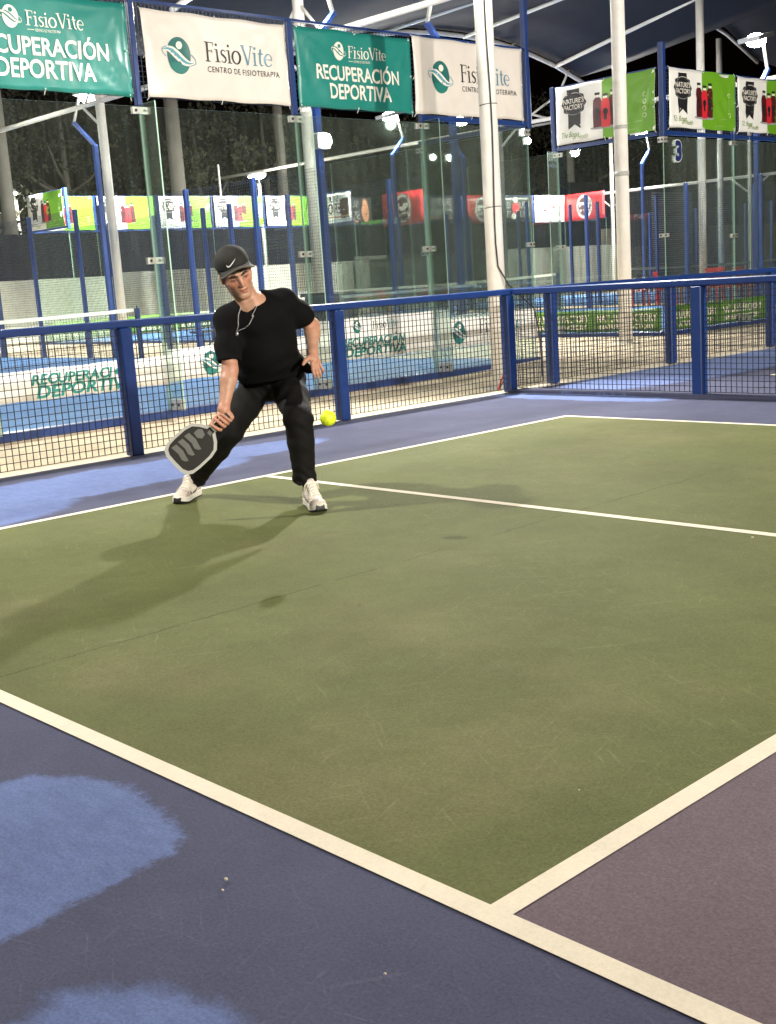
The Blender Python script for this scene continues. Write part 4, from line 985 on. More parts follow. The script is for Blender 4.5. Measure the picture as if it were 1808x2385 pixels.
# pair of yellowish glints at the middle, and a small flood lamp clamped to the pole
def clamp_lamp(x, y, z, label, d=(1, 0)):
    root = empty('small_floodlight', (x, y, z), 0, label, 'floodlight', 'small floodlights on posts and walls')
    m = MB(); m.bar((0, 0, 0), (d[0] * .14, d[1] * .14, 0), .05, .05); m.build('bracket', GREY_STEEL, root)
    m = MB(); m.cbox((d[0] * .14 - .10, d[1] * .14 - .13, -.12), (d[0] * .14 + .02, d[1] * .14 + .13, .12), .01); m.build('lamp_head', LAMP_CASE, root)
    m = MB(); m.sphere((d[0] * .14 + .03, d[1] * .14, 0), (.07, .125, .115), 16, 10); m.build('lamp_lens', LAMP_ON, root)
clamp_lamp(-8.90, Y_A[1] + .0, 3.36, 'small glaring floodlight clamped to the blue and white pole above the player')
clamp_lamp(-26, 31.6, 5.5, 'left one of two yellowish glints, built as lamps, high between the glass seams')  # glowing lamp head put in for a yellowish glint, likewise the next
clamp_lamp(-26, 32.5, 5.5, 'right one of two yellowish glints, built as lamps, high between the glass seams')
clamp_lamp(-22.3, 32.4, 5.93, 'upper one of two small white lamps at the right edge of the nearest glass')
clamp_lamp(-22.3, 32.62, 5.65, 'lower one of two small white lamps at the right edge of the nearest glass')
# red chairs, tables
CH = nmat('red_plastic', (.42, .02, .025), .4)
def chair():
    root = empty('plastic_chair', (0, 0, 0)); 
    m = MB(); m.cbox((-.22, -.22, .42), (.22, .22, .45), .01); m.build('seat', CH, root)
    m = MB()
    for i in range(5): m.bar((-.20, -.20 + .1 * i, .45), (-.28, -.20 + .1 * i, .86), .06, .015, up=(1, 0, 0))
    m.bar((-.28, -.24, .86), (-.28, .24, .86), .03, .07); m.build('backrest', CH, root)
    for sx in (-1, 1):
        for sy in (-1, 1): mm = MB(); mm.bar((sx * .19, sy * .19, .42), (sx * .23, sy * .23, 0), .04, .04); mm.build('leg', CH, root)
    for sy in (-1, 1): mm = MB(); mm.bar((-.24, sy * .22, .64), (.2, sy * .24, .64), .05, .025); mm.bar((.2, sy * .24, .64), (.2, sy * .22, .43), .04, .03); mm.build('armrest', CH, root)
    return root
cpos = [(-11.9, 25.55, .4, 'red plastic chair just right of the pole in front of court 3'), (-11.3, 26.9, 2.2, 'red plastic chair behind the strip of court 3, left of the fence post'),
        (-9.6, 25.6, .1, 'red plastic chair right of the white column behind court 3, first of a row'), (-8.6, 26.4, -.3, 'red plastic chair behind court 3, near the right edge of the picture'), (-8.0, 25.5, 2.6, 'red plastic chair behind court 3 cut by the right edge post'),
        (-12.6, 25.3, .9, 'red plastic chair left of the pole in front of court 3, lowest of the row'), (-10.3, 25.5, -.5, 'red plastic chair between the fence post and the white column behind court 3'), (-9.1, 25.2, .5, 'red plastic chair just right of the near dividing fence post'), (-23.2, 26.3, .2, 'dim red plastic chair far behind, just right of the corner fence post'), (-24.4, 26.2, 1.2, 'dim red plastic chair far behind, beside the cabled pole')]
c0 = chair()
for i, (x, y, rz, lab) in enumerate(cpos):
    if i == 0: c0.location = (x, y, gz(y)); c0.rotation_euler = (0, 0, rz); tag(c0, lab, 'chair', 'red plastic chairs between the padel courts')
    else:
        c = copy_tree(c0, (x, y, gz(y)), rz, lab); c['group'] = 'red plastic chairs between the padel courts'
def table(x, y, label):
    root = empty('table', (x, y, gz(y)), .3, label, 'table', 'small tables between the padel courts')
    m = MB(); m.cbox((-.4, -.4, .70), (.4, .4, .73), .01); m.build('tabletop', nmat('white_plastic', (.7, .7, .68), .4), root)
    for sx in (-1, 1):
        for sy in (-1, 1): mm = MB(); mm.bar((sx * .33, sy * .33, .7), (sx * .36, sy * .36, 0), .045, .045); mm.build('leg', CH, root)
table(-11.9, 26.7, 'white topped table among the red chairs behind the strip of court 3')
# court-side bench between the first two courts, seen beside the player
root = empty('bench', (-13.4, 12.6, gz(12.6)), 0, 'dark bench between the padel courts, left of the player behind the low fence', 'bench')
m = MB(); m.cbox((-.2, -.75, .40), (.2, .75, .44), .008); m.build('seat', nmat('bench_dark', (.05, .055, .07), .6), root)
for s in (-1, 1): mm = MB(); mm.bar((0, s * .6, .4), (0, s * .6, 0), .05, .05); mm.bar((0, s * .6, .05), (.0, s * .2, .38), .03, .03); mm.build('leg', BLUE, root)
o = MB(); o.cbox((-.35, -.3, 0), (.35, .3, 1.02), .02); o.bar((-.38, -.33, 1.0), (.38, -.33, 1.0), .05, .06)
q = o.build('storage_box', nmat('box_dark', (.03, .035, .04), .6)); q.location = (-9.9, 12.3, gz(12.3)); tag(q, 'dark storage box between the courts, behind the right elbow gap of the player', 'box')
# trees behind the walls
BARK = nmat('bark', (.030, .026, .019), .9, noise=.3, scale=5, bump=.5, bscale=20)
LEAF = nmat('dark_leaves', (.015, .015, .009), .9, spec=.1, noise=.5, scale=1.2)
def tree(x, y, h, w, seed, label):
    r = random.Random(seed); root = empty('tree', (x, y, -.1), 0, label, 'tree', 'dark trees behind the walls')
    m = MB(); m.tube([(0, 0, 0), (.1, .05, h * .3), (-.05, .1, h * .6), (0, 0, h * .9)], [.22, .18, .12, .04], 9)
    for k in range(6):
        a = r.uniform(0, 6.28); z = h * r.uniform(.3, .65); L = w * r.uniform(.5, .9); m.tube([(0, 0, z), (L * .5 * math.cos(a), L * .5 * math.sin(a), z + .5), (L * math.cos(a), L * math.sin(a), z + 1.3)], [.08, .05, .02], 6)
    m.build('trunk', BARK, root)
    m = MB(); cl = [(r.gauss(0, w * .42), r.gauss(0, w * .42), h * r.uniform(.34, .98), r.uniform(.5, 1.0)) for _ in range(34)]
    for cx, cy, cz, cr in cl:
        for _ in range(90):
            d = Vector((r.gauss(0, 1), r.gauss(0, 1), r.gauss(0, .8))).normalized() * cr * r.uniform(.5, 1.05); p = Vector((cx, cy, cz)) + d
            u = Vector((r.gauss(0, 1), r.gauss(0, 1), r.gauss(0, 1))).normalized(); vv = u.cross(Vector((r.gauss(0, 1), r.gauss(0, 1), r.gauss(0, 1)))).normalized(); s = r.uniform(.07, .15)
            m.add([p - u * s, p + vv * s * .5, p + u * s, p - vv * s * .5], [(0, 1, 2, 3)])
    m.build('crown', LEAF, root)
tl = ['dark tree at the far left above the whitewashed wall', 'dark tree behind the left white column', 'dark tree right of the first glass seam', 'dark tree behind the street lamp over the cap', 'dark tree behind the second white column',
      'dark tree behind the bent blue lamp post', 'dark tree faintly lit left of the cabled pole', 'dark tree faintly lit right of the cabled pole', 'dark tree behind the side wall of court 3', 'dark tree behind the pole at court 3', 'dark tree behind the number 3 on the glass', 'dark tree at the far right edge behind court 3']
for i, lab in enumerate(tl):
    tree(-33.5 - (i % 3) * 1.2, 13.5 + i * 4.3, 8.0 + (i * 37 % 5) * .5, 3.0, 100 + i, lab)
# ------------------------------------------------------------------ the player (implicit surfaces, each meshed into one skin)
class Field:
    def __init__(s, lo, hi, h):
        s.h = h; s.lo = np.array(lo, np.float32); s.n = np.ceil((np.array(hi) - np.array(lo)) / h).astype(int) + 1
        s.d = np.full(s.n, .08, np.float32); s.ops = []
        s.ax = [s.lo[i] + h * np.arange(s.n[i], dtype=np.float32) for i in range(3)]
    def _sub(s, lo, hi):
        a = np.clip(np.floor((np.array(lo) - s.lo) / s.h).astype(int), 0, s.n); b = np.clip(np.ceil((np.array(hi) - s.lo) / s.h).astype(int) + 1, 0, s.n)
        return a, b
    def apply(s, fn, lo, hi, op, k):
        s.ops.append((fn, op, k)); pad = .07
        if op in ('cut', 'all'): a, b = np.zeros(3, int), s.n
        else: a, b = s._sub(np.array(lo) - pad, np.array(hi) + pad)
        if (b <= a).any(): return s
        X, Y, Z = np.meshgrid(s.ax[0][a[0]:b[0]], s.ax[1][a[1]:b[1]], s.ax[2][a[2]:b[2]], indexing='ij', sparse=True)
        v = s.d[a[0]:b[0], a[1]:b[1], a[2]:b[2]]
        v[...] = s._comb(v, fn(X, Y, Z), op, k); return s
    @staticmethod
    def _comb(v, q, op, k):
        if op == 'all': return v + q
        if op == 'add':
            if k <= 0: return np.minimum(v, q)
            t = np.maximum(k - np.abs(v - q), 0) / k; return np.minimum(v, q) - t * t * k * .25
        if op == 'sub': q = -q
        if k <= 0: return np.maximum(v, q)
        t = np.maximum(k - np.abs(v - q), 0) / k; return np.maximum(v, q) + t * t * k * .25
    def at(s, P):
        P = np.asarray(P, np.float32).reshape(-1, 3); X, Y, Z = P[:, 0], P[:, 1], P[:, 2]; v = np.full(len(P), .08, np.float32)
        for fn, op, k in s.ops: v = s._comb(v, fn(X, Y, Z), op, k)
        return v
    def project(s, P, off=0.0, it=14, dirn=None):
        P = np.array(P, np.float64).reshape(-1, 3)
        for _ in range(it):
            e = 2e-3; d0 = s.at(P); g = np.stack([s.at(P + np.eye(3)[i] * e) - s.at(P - np.eye(3)[i] * e) for i in range(3)], 1) / (2 * e)
            if dirn is not None: g = np.tile(np.array(dirn, float), (len(P), 1)); step = (d0 - off)[:, None] * g * .6
            else: step = (d0 - off)[:, None] * g / np.maximum((g * g).sum(1, keepdims=True), .2) * .8
            P = P - step
        return P
    # primitives
    def seg(s, p, q, r0, r1, k=.02, op='add'):
        p = np.array(p, np.float32); q = np.array(q, np.float32); u = q - p; L = float((u * u).sum()) + 1e-9
        def fn(X, Y, Z):
            t = np.clip(((X - p[0]) * u[0] + (Y - p[1]) * u[1] + (Z - p[2]) * u[2]) / L, 0, 1)
            return np.sqrt((X - p[0] - t * u[0]) ** 2 + (Y - p[1] - t * u[1]) ** 2 + (Z - p[2] - t * u[2]) ** 2) - (r0 + (r1 - r0) * t)
        R = max(r0, r1); return s.apply(fn, np.minimum(p, q) - R, np.maximum(p, q) + R, op, k)
    def chain(s, pts, rs, k=.015, op='add'):
        for i in range(len(pts) - 1): s.seg(pts[i], pts[i + 1], rs[i], rs[i + 1], k, op)
        return s
    def ell(s, c, r, k=.02, op='add', M=None):
        c = np.array(c, np.float32); r = np.array(r, np.float32); M = np.eye(3) if M is None else np.array(M)
        def fn(X, Y, Z):
            x, y, z = X - c[0], Y - c[1], Z - c[2]
            a = (M[0, 0] * x + M[0, 1] * y + M[0, 2] * z) / r[0]; b = (M[1, 0] * x + M[1, 1] * y + M[1, 2] * z) / r[1]; e = (M[2, 0] * x + M[2, 1] * y + M[2, 2] * z) / r[2]
            k0 = np.sqrt(a * a + b * b + e * e); k1 = np.sqrt((a / r[0]) ** 2 + (b / r[1]) ** 2 + (e / r[2]) ** 2)
            return k0 * (k0 - 1) / np.maximum(k1, 1e-6)
        R = float(r.max()); return s.apply(fn, c - R, c + R, op, k)
    def cut(s, n, p, k=0.0):
        n = np.array(n, float); n /= np.linalg.norm(n); c = float(n @ np.array(p))
        return s.apply(lambda X, Y, Z: n[0] * X + n[1] * Y + n[2] * Z - c + 0 * X, None, None, 'cut', k)
    def ripple(s, fn): return s.apply(fn, None, None, 'all', 0)
    def mesh(s, smooth=2):
        d = s.d; neg = d < 0; n = np.array(d.shape)
        c = neg[:-1, :-1, :-1].astype(np.int8)
        tot = np.zeros(n - 1, np.int8)
        for i in (0, 1):
            for j in (0, 1):
                for k in (0, 1): tot += neg[i:n[0] - 1 + i, j:n[1] - 1 + j, k:n[2] - 1 + k]
        act = (tot > 0) & (tot < 8); idx = np.argwhere(act); ids = np.full(n - 1, -1, np.int64); ids[act] = np.arange(len(idx))
        P = np.zeros((len(idx), 3)); W = np.zeros(len(idx)); I, J, K = idx.T
        for ax in range(3):
            o = [0, 0, 0]
            for a in (0, 1):
                for b in (0, 1):
                    c0 = [I.copy(), J.copy(), K.copy()]; oth = [q for q in range(3) if q != ax]; c0[oth[0]] = c0[oth[0]] + a; c0[oth[1]] = c0[oth[1]] + b
                    c1 = [q.copy() for q in c0]; c1[ax] = c1[ax] + 1
                    v0 = d[c0[0], c0[1], c0[2]]; v1 = d[c1[0], c1[1], c1[2]]; m = (v0 < 0) != (v1 < 0)
                    t = np.where(m, v0 / np.where(m, v0 - v1, 1), 0)
                    q = np.stack(c0, 1).astype(float); q[:, ax] += t; P[m] += q[m]; W[m] += 1
        P = P / W[:, None]; F = []
        for ax in range(3):
            o1, o2 = [(1, 2), (2, 0), (0, 1)][ax]
            sl0 = [slice(None)] * 3; sl1 = [slice(None)] * 3; sl0[ax] = slice(0, -1); sl1[ax] = slice(1, None)
            for q in (o1, o2): sl0[q] = slice(1, -1); sl1[q] = slice(1, -1)
            a = neg[tuple(sl0)]; b = neg[tuple(sl1)]; E = np.argwhere(a != b)
            if not len(E): continue
            flip = a[tuple(E.T)]; E = E.copy(); E[:, o1] += 1; E[:, o2] += 1
            def cid(d1, d2):
                c = E.copy(); c[:, o1] += d1; c[:, o2] += d2; return ids[c[:, 0], c[:, 1], c[:, 2]]
            q = np.stack([cid(-1, -1), cid(0, -1), cid(0, 0), cid(-1, 0)], 1); q[~flip] = q[~flip][:, ::-1]; F.append(q)
        F = np.concatenate(F); F = F[(F >= 0).all(1)]
        P = s.lo + P * s.h
        e = np.concatenate([F[:, [0, 1]], F[:, [1, 2]], F[:, [2, 3]], F[:, [3, 0]]])
        for _ in range(smooth):
            A = np.zeros_like(P); C = np.zeros(len(P)); 
            for u, v in ((0, 1), (1, 0)): np.add.at(A, e[:, u], P[e[:, v]]); np.add.at(C, e[:, u], 1)
            P = P * .45 + A / np.maximum(C, 1)[:, None] * .55
        return P, F
    def build(s, name, mat, parent, smooth=2, color=None):
        P, F = s.mesh(smooth); me = D.meshes.new(name)
        me.vertices.add(len(P)); me.vertices.foreach_set('co', P.astype(np.float32).ravel())
        me.loops.add(F.size); me.loops.foreach_set('vertex_index', F.astype(np.int32).ravel())
        me.polygons.add(len(F)); me.polygons.foreach_set('loop_start', np.arange(0, F.size, 4, dtype=np.int32)); me.polygons.foreach_set('use_smooth', np.ones(len(F), bool))
        me.update(calc_edges=True); me.validate()
        if color is not None:
            at = me.color_attributes.new('Col', 'FLOAT_COLOR', 'POINT'); c = np.ones((len(P), 4), np.float32); c[:, :3] = color(P); at.data.foreach_set('color', c.ravel())
        me.materials.append(mat); o = D.objects.new(name, me); COL.objects.link(o); o.parent = parent; return o

V3 = lambda *a: np.array(a, float)
def lpt(a, b, c): return V3(a, -b, c)        # measured (right, towards camera, up) -> local
# materials
g = newmat('skin'); at = g.n('ShaderNodeVertexColor'); at.layer_name = 'Col'; v = g.coord('Object')
nz = g.noise(v, 60, 4, .6); g.l(g.scale(at.outputs[0], g.ramp(nz, .25, .75, .9, 1.08)), g.b.inputs['Base Color']); g.b.inputs['Roughness'].default_value = .48
g.b.inputs['Subsurface Weight'].default_value = .12; g.b.inputs['Subsurface Radius'].default_value = (.012, .005, .003); g.b.inputs['Subsurface Scale'].default_value = .6
SKIN = g.m
TEE = nmat('black_jersey', (.0042, .0040, .0042), .9, spec=.14, bump=.12, bscale=350)
TROUS = nmat('black_trousers', (.0062, .0055, .0050), .8, spec=.2, bump=.15, bscale=260)
HAIR = nmat('dark_hair', (.035, .02, .012), .55, noise=.4, scale=60, bump=.5, bscale=220)
CAPM = nmat('cap_cloth', (.024, .023, .021), .8, spec=.3, bump=.2, bscale=400)
CAPBILL = nmat('cap_bill_edge', (.10, .088, .07), .8)
PRINTW = nmat('white_embroidery', (.85, .85, .82), .5)

player = empty('person', (.6, 2.45, 0), math.atan2(.724, .690), 'person in black cap, t-shirt and trousers lunging low with a paddle towards a ball', 'person')
# joints
shR, shL = lpt(.030, .27, 1.000), lpt(.338, .19, 1.072)
elR, wrR = lpt(.036, .365, .748), lpt(-.004, .45, .556)
elL, wrL = lpt(.452, .0, .935), lpt(.452, .135, .800)
hipR, hipL = lpt(.118, -.17, .640), lpt(.285, -.08, .645)
knR, knL = lpt(-.030, .11, .405), lpt(.362, .31, .470)
anR, anL = lpt(-.295, -.23, .115), lpt(.366, .25, .112)
pel, nkb = lpt(.203, -.11, .655), lpt(.175, .25, 1.060)
# head frame
hf = V3(math.sin(.36), -math.cos(.36) * math.cos(.37), -math.sin(.37)); hf /= np.linalg.norm(hf)
hu = V3(-.33, 0, 1); hu -= hf * (hu @ hf); hu /= np.linalg.norm(hu); hl = np.cross(hf, hu) * -1; hl /= np.linalg.norm(hl)
if hl[0] < 0: hl = -hl
H0 = V3(.104, -.335, 1.236)
def hp(x, y, z): return H0 + hl * x + hf * y + hu * z
HM = np.stack([hl, hf, hu])
HS = 1.0
B = Field((-.16, -.72, .42), (.62, .42, 1.42), .0036)
# torso core (hidden under the shirt) and legs stay joined to it
B.seg(nkb, pel, .075, .085, .03); B.seg(shR, shL, .05, .05, .05); B.seg(hipR, hipL, .075, .075, .04)
# head
B.ell(hp(0, -.014, .036), (.074, .094, .090), .0, M=HM)
B.ell(hp(0, .022, -.012), (.066, .070, .085), .02, M=HM)
B.seg(hp(.046, .0, -.045), hp(.016, .062, -.098), .022, .016, .025); B.seg(hp(-.046, .0, -.045), hp(-.016, .062, -.098), .022, .016, .025)
B.seg(hp(-.012, .070, -.100), hp(.012, .070, -.100), .0165, .0165, .018)
B.ell(hp(0, .060, -.066), (.032, .028, .030), .02, M=HM)
for sgn in (-1, 1):
    B.ell(hp(.043 * sgn, .052, -.018), (.023, .022, .018), .02, M=HM)
    B.seg(hp(.014 * sgn, .084, .026), hp(.046 * sgn, .066, .024), .010, .008, .014)
    B.ell(hp(.031 * sgn, .094, .004), (.0165, .013, .0115), .010, 'sub', M=HM)
    B.ell(hp(.031 * sgn, .0725, .002), (.0135, .0125, .0120), .004, M=HM)
    B.ell(hp(.079 * sgn, -.012, -.010), (.0075, .018, .030), .008, M=HM); B.ell(hp(.087 * sgn, -.010, -.010), (.005, .010, .019), .004, 'sub', M=HM)
B.chain([hp(0, .083, .022), hp(0, .094, -.006), hp(0, .108, -.028)], [.0075, .0080, .0105], .012)
B.ell(hp(.0115, .096, -.033), (.0085, .0095, .0075), .007, M=HM); B.ell(hp(-.0115, .096, -.033), (.0085, .0095, .0075), .007, M=HM)
for sgn in (-1, 1): B.ell(hp(.006 * sgn, .106, -.041), (.0035, .005, .0035), .003, 'sub', M=HM)
B.chain([hp(-.023, .076, -.062), hp(-.010, .0865, -.0575), hp(0, .0875, -.0590), hp(.010, .0865, -.0575), hp(.023, .076, -.062)], [.0035, .0055, .0052, .0055, .0035], .006)
B.chain([hp(-.020, .077, -.0665), hp(0, .0870, -.0700), hp(.020, .077, -.0665)], [.0040, .0070, .0040], .006)
B.chain([hp(-.024, .080, -.0640), hp(0, .0955, -.0640), hp(.024, .080, -.0640)], [.0022, .0030, .0022], .003, 'sub')
B.ell(hp(0, .092, -.083), (.018, .008, .006), .008, 'sub', M=HM)
# neck
B.chain([hp(0, -.030, -.030), hp(.0, -.020, -.085), nkb + V3(.0, .012, .0)], [.055, .053, .062], .03)
for sgn in (-1, 1): B.seg(hp(.045 * sgn, -.02, -.05), nkb + V3(.022 * sgn, -.055, -.012), .016, .013, .02)
B.seg(nkb + V3(.0, .01, -.01), shL + V3(-.05, 0, .02), .05, .04, .04); B.seg(nkb + V3(0, .01, -.01), shR + V3(.05, 0, .02), .05, .04, .04)
# arms
B.chain([shR, elR], [.054, .040], .02); B.chain([shL, elL], [.054, .040], .02)
m1 = elR + (wrR - elR) * .25; B.chain([elR, m1, wrR], [.038, .0410, .0268], .02)
m1 = elL + (wrL - elL) * .28; B.chain([elL, m1, wrL], [.038, .0405, .0262], .02)
B.ell(elR + V3(.0, .022, .0), (.026, .026, .032), .02)
# right hand round the paddle grip
gripA = lpt(-.052, .495, .474); gdir = V3(.23, .02, .18); gdir /= np.linalg.norm(gdir)
front = V3(0, -1, 0); front -= gdir * (front @ gdir); front /= np.linalg.norm(front); nrm = np.cross(gdir, front); nrm /= np.linalg.norm(nrm)
if nrm[2] < 0: nrm = -nrm          # up-left across the grip
def gp(sv, ang, r): return gripA + gdir * sv + (-front * math.cos(ang) - nrm * math.sin(ang)) * r     # ang 0 = behind, 90 = lower right, 180 = front
palm = gp(.058, .2, .036)
B.seg(wrR, gp(.07, .0, .040), .028, .027, .02)
B.seg(gp(.025, .1, .036), gp(.095, .1, .038), .0175, .0185, .012); B.seg(gp(.03, .6, .036), gp(.095, .6, .036), .0145, .0145, .012)
for i, (sv, r, a1) in enumerate([(.012, .0085, 4.15), (.034, .0090, 4.25), (.056, .0088, 4.15), (.077, .0078, 3.9)]):
    an = [.55 + (a1 - .55) * t / 6 for t in range(7)]
    B.chain([gp(sv + .012 * (1 - t / 6) - (.014 * t / 6 if i == 0 else 0), a, .0275 + .004 * math.cos((a - .5) * 2) ** 2) for t, a in enumerate(an)], [r * (1.12 - .04 * t) for t in range(7)], .0035)
B.chain([gp(.075, -.3, .036), gp(.055, -1.0, .036), gp(.030, -1.7, .032), gp(.006, -2.1, .029)], [.0155, .0125, .0105, .0085], .008)
# left hand, loose
hx = wrL
kn = [lpt(.450 + .010 * i, .198 - .020 * i, .742 + .003 * i) for i in range(4)]
B.seg(wrL, lpt(.458, .160, .768), .0265, .024, .02)
for i in range(4): B.seg(lpt(.455, .15, .778), kn[i], .0155, .0118, .012)
tips = [[(.002, .016, -.028), (.006, .020, -.050), (.008, .014, -.068)], [(.006, .014, -.031), (.011, .016, -.057), (.014, .008, -.077)],
        [(.008, .012, -.031), (.014, .012, -.056), (.018, .003, -.076)], [(.011, .008, -.026), (.019, .006, -.046), (.024, .0, -.062)]]
for i in range(4):
    r = [.0092, .0095, .0090, .0078][i]
    B.chain([kn[i]] + [kn[i] + lpt(*t) for t in tips[i]], [r * 1.15, r, r * .92, r * .78], .004)
B.chain([lpt(.448, .155, .782), lpt(.432, .192, .774), lpt(.415, .212, .762), lpt(.403, .222, .745)], [.0165, .0130, .0110, .0085], .008)
SK = np.array([.50, .285, .185]); LIP = np.array([.40, .14, .10])
def skincol(P):
    q = P - H0; x, y, z = q @ hl, q @ hf, q @ hu; c = np.tile(SK, (len(P), 1))
    n = .5 + .5 * np.sin(P[:, 0] * 61 + 3 * np.sin(P[:, 2] * 43)) * np.sin(P[:, 2] * 57 + P[:, 1] * 31); c *= (1 + .12 * (n - .5))[:, None]; n2 = .5 + .5 * np.sin(P[:, 0] * 23 + 2 * np.sin(P[:, 1] * 19)) * np.sin(P[:, 2] * 27 + 1.5 * np.sin(P[:, 0] * 31)); c = c * (1 - .35 * n2[:, None]) + np.array([.50, .22, .14]) * (.35 * n2[:, None])
    def blend(m, col, f): c[m] = c[m] * (1 - f) + np.array(col) * f
    face = (y > .03) & (z > -.13) & (z < .12) & (abs(x) < .09)
    blend(face & (abs(x) < .024) & (z < -.0545) & (z > -.0775) & (y > .068) & (abs(z + .064) < .013 * np.sqrt(np.maximum(0, 1 - (x / .025) ** 2)) + .001), LIP, .8)
    blend(face & (abs(z + .064) < .0022) & (abs(x) < .022) & (y > .06), (.12, .035, .03), .8)
    blend(face & (abs(x) > .025) & (z < -.005) & (z > -.045), (.56, .20, .13), .30)
    blend(face & (z < -.045) & (y > .02) & ~((abs(x) < .024) & (z > -.078)), (.33, .18, .12), .22)
    for s in (-1, 1):
        e = ((x - .031 * s) / .0145) ** 2 + ((z + .001) / .0068) ** 2
        blend(face & (e < 1.9), (.20, .085, .055), .6); blend(face & (e < .8) & (z < -.0005), (.40, .33, .29), .6); blend(face & (((x - .0325 * s) / .0058) ** 2 + ((z + .0015) / .0058) ** 2 < 1) & (z < .002), (.03, .018, .012), .95)
        blend(face & (abs(z - .0035 + 14 * (x - .031 * s) ** 2) < .0024) & (abs(x - .031 * s) < .0165), (.03, .018, .014), .85)
    for cc, rr in ((elR, .06), (elL, .06), (hp(0, .1, -.03), .03), (hp(.05, .06, -.02), .035), (hp(-.05, .06, -.02), .035), (hp(.08, -.01, -.01), .03), (hp(-.08, -.01, -.01), .03)):
        f = np.exp(-((P - cc) ** 2).sum(1) / (rr * rr)) * .45; c = c * (1 - f[:, None]) + np.array([.52, .17, .11]) * f[:, None]
    blend((P[:, 2] < .60), (.55, .21, .14), .35); blend((P[:, 0] > .40) & (P[:, 2] < .80), (.55, .22, .15), .30)
    return c
B.build('body', SKIN, player, 1, skincol)
# brows
for s in (-1, 1):
    f = Field(*[fn(np.stack([hp(.03 * s - .03, .06, .0), hp(.03 * s + .03, .10, .04)]), 0) + dd for fn, dd in ((np.min, -.03), (np.max, .03))], .0022)
    pts = B.project([hp(.012 * s, .095, .0195), hp(.024 * s, .092, .0235), hp(.036 * s, .088, .0245), hp(.048 * s, .078, .0190)], .0005)
    f.chain(list(pts), [.0048, .0064, .0060, .0034], .003); f.build('eyebrow', HAIR, player, 0)
# hair below the cap
f = Field(H0 - .17, H0 + .17, .004)
f.ell(hp(0, -.018, .034), (.0835, .103, .096), 0, M=HM); f.ell(hp(0, -.03, -.035), (.067, .066, .05), .03, M=HM)
f.cut(hu * 1.0 + hf * .35, hp(0, .0, .046)); f.cut(hf, hp(0, .033, 0), .01)
f.cut(-hu * .9 + hf * .85, hp(0, .022, -.030), .01)
f.cut(-hu, hp(0, 0, -.078), .01)
f.ell(hp(.083, -.004, -.012), (.02, .022, .034), .006, 'sub', M=HM); f.ell(hp(-.083, -.004, -.012), (.02, .022, .034), .006, 'sub', M=HM)
f.ripple(lambda X, Y, Z: .0022 * np.sin(X * 420 + 60 * np.sin(Z * 30)) * np.sin(Y * 380 + Z * 160)); f.build('hair', HAIR, player, 1)
f = Field(H0 - .17, H0 + .17, .0035)
f.chain([hp(-.05, .070, .050), hp(-.02, .090, .048), hp(.02, .091, .046), hp(.05, .072, .048)], [.008, .010, .010, .009], .006)
f.seg(hp(.070, .038, .045), hp(.074, .028, .008), .009, .006, .01); f.seg(hp(-.070, .038, .045), hp(-.074, .026, -.004), .009, .007, .01)
f.ripple(lambda X, Y, Z: .002 * np.sin(X * 500 + Z * 200) * np.sin(Y * 420)); f.build('hair', HAIR, player, 1)
# cap: crown and bill
cap = Field(H0 - .22, H0 + .22, .0035)
cap.ell(hp(0, -.012, .050), (.0880, .107, .092), 0, M=HM); cap.ell(hp(0, .015, .085), (.070, .075, .055), .03, M=HM)
cap.cut(-hu * 1.0 + hf * .16, hp(0, 0, .046), .004)
def seams(X, Y, Z):
    x = (X - H0[0]) * hl[0] + (Y - H0[1]) * hl[1] + (Z - H0[2]) * hl[2]; y = (X - H0[0]) * hf[0] + (Y - H0[1]) * hf[1] + (Z - H0[2]) * hf[2]
    a = np.arctan2(y + .012, x); return .0014 * np.exp(-(np.sin(a * 3) / .10) ** 2) + .0012 * np.sin(x * 70 + 40 * y)
cap.ripple(seams); co = cap.build('cap', CAPM, player, 1)
m = MB(); nb = 22; top = []; bot = []
for lay, dz in ((0, .003), (1, -.003)):
    for i in range(nb + 1):
        a = -1.12 + 2.24 * i / nb
        for j in range(7):
            t = j / 6; rx = .084 * (1 - .04 * t); base = hp(.0865 * math.sin(a), -.012 + .104 * math.cos(a), .066)
            ext = .066 * t * math.cos(a * .80) ** .8
            drop = -.066 * (math.sin(a)) ** 2 * (.45 + .55 * t) + .016 * t
            p = base + hf * ext + hl * (.012 * t * math.sin(a)) + hu * (drop + dz + .004)
            m.v.append(tuple(p))
o1 = (nb + 1) * 7
for i in range(nb):
    for j in range(6):
        q = [i * 7 + j, (i + 1) * 7 + j, (i + 1) * 7 + j + 1, i * 7 + j + 1]; m.f.append(q[::-1]); m.mi.append(0); m.sm.append(True); m.f.append([o1 + x for x in q]); m.mi.append(0); m.sm.append(True)
    for j, fl in ((0, False), (6, True)):
        q = [i * 7 + j, (i + 1) * 7 + j, o1 + (i + 1) * 7 + j, o1 + i * 7 + j]; m.f.append(q if fl else q[::-1]); m.mi.append(1 if j == 6 else 0); m.sm.append(False)
for i in (0, nb):
    for j in range(6): q = [i * 7 + j, i * 7 + j + 1, o1 + i * 7 + j + 1, o1 + i * 7 + j]; m.f.append(q); m.mi.append(1); m.sm.append(False)
m.build('bill', [CAPM, CAPBILL], co)
m = MB(); m.tube([hp(.0865 * math.sin(a) * 1.0 + .012 * math.sin(a), -.012 + .104 * math.cos(a) + .066 * math.cos(a * .8) ** .8, .066 - .066 * math.sin(a) ** 2 + .016 + .004) for a in [-1.12 + 2.24 * i / 30 for i in range(31)]], .0052, 6); m.build('bill_edge', CAPBILL, co)
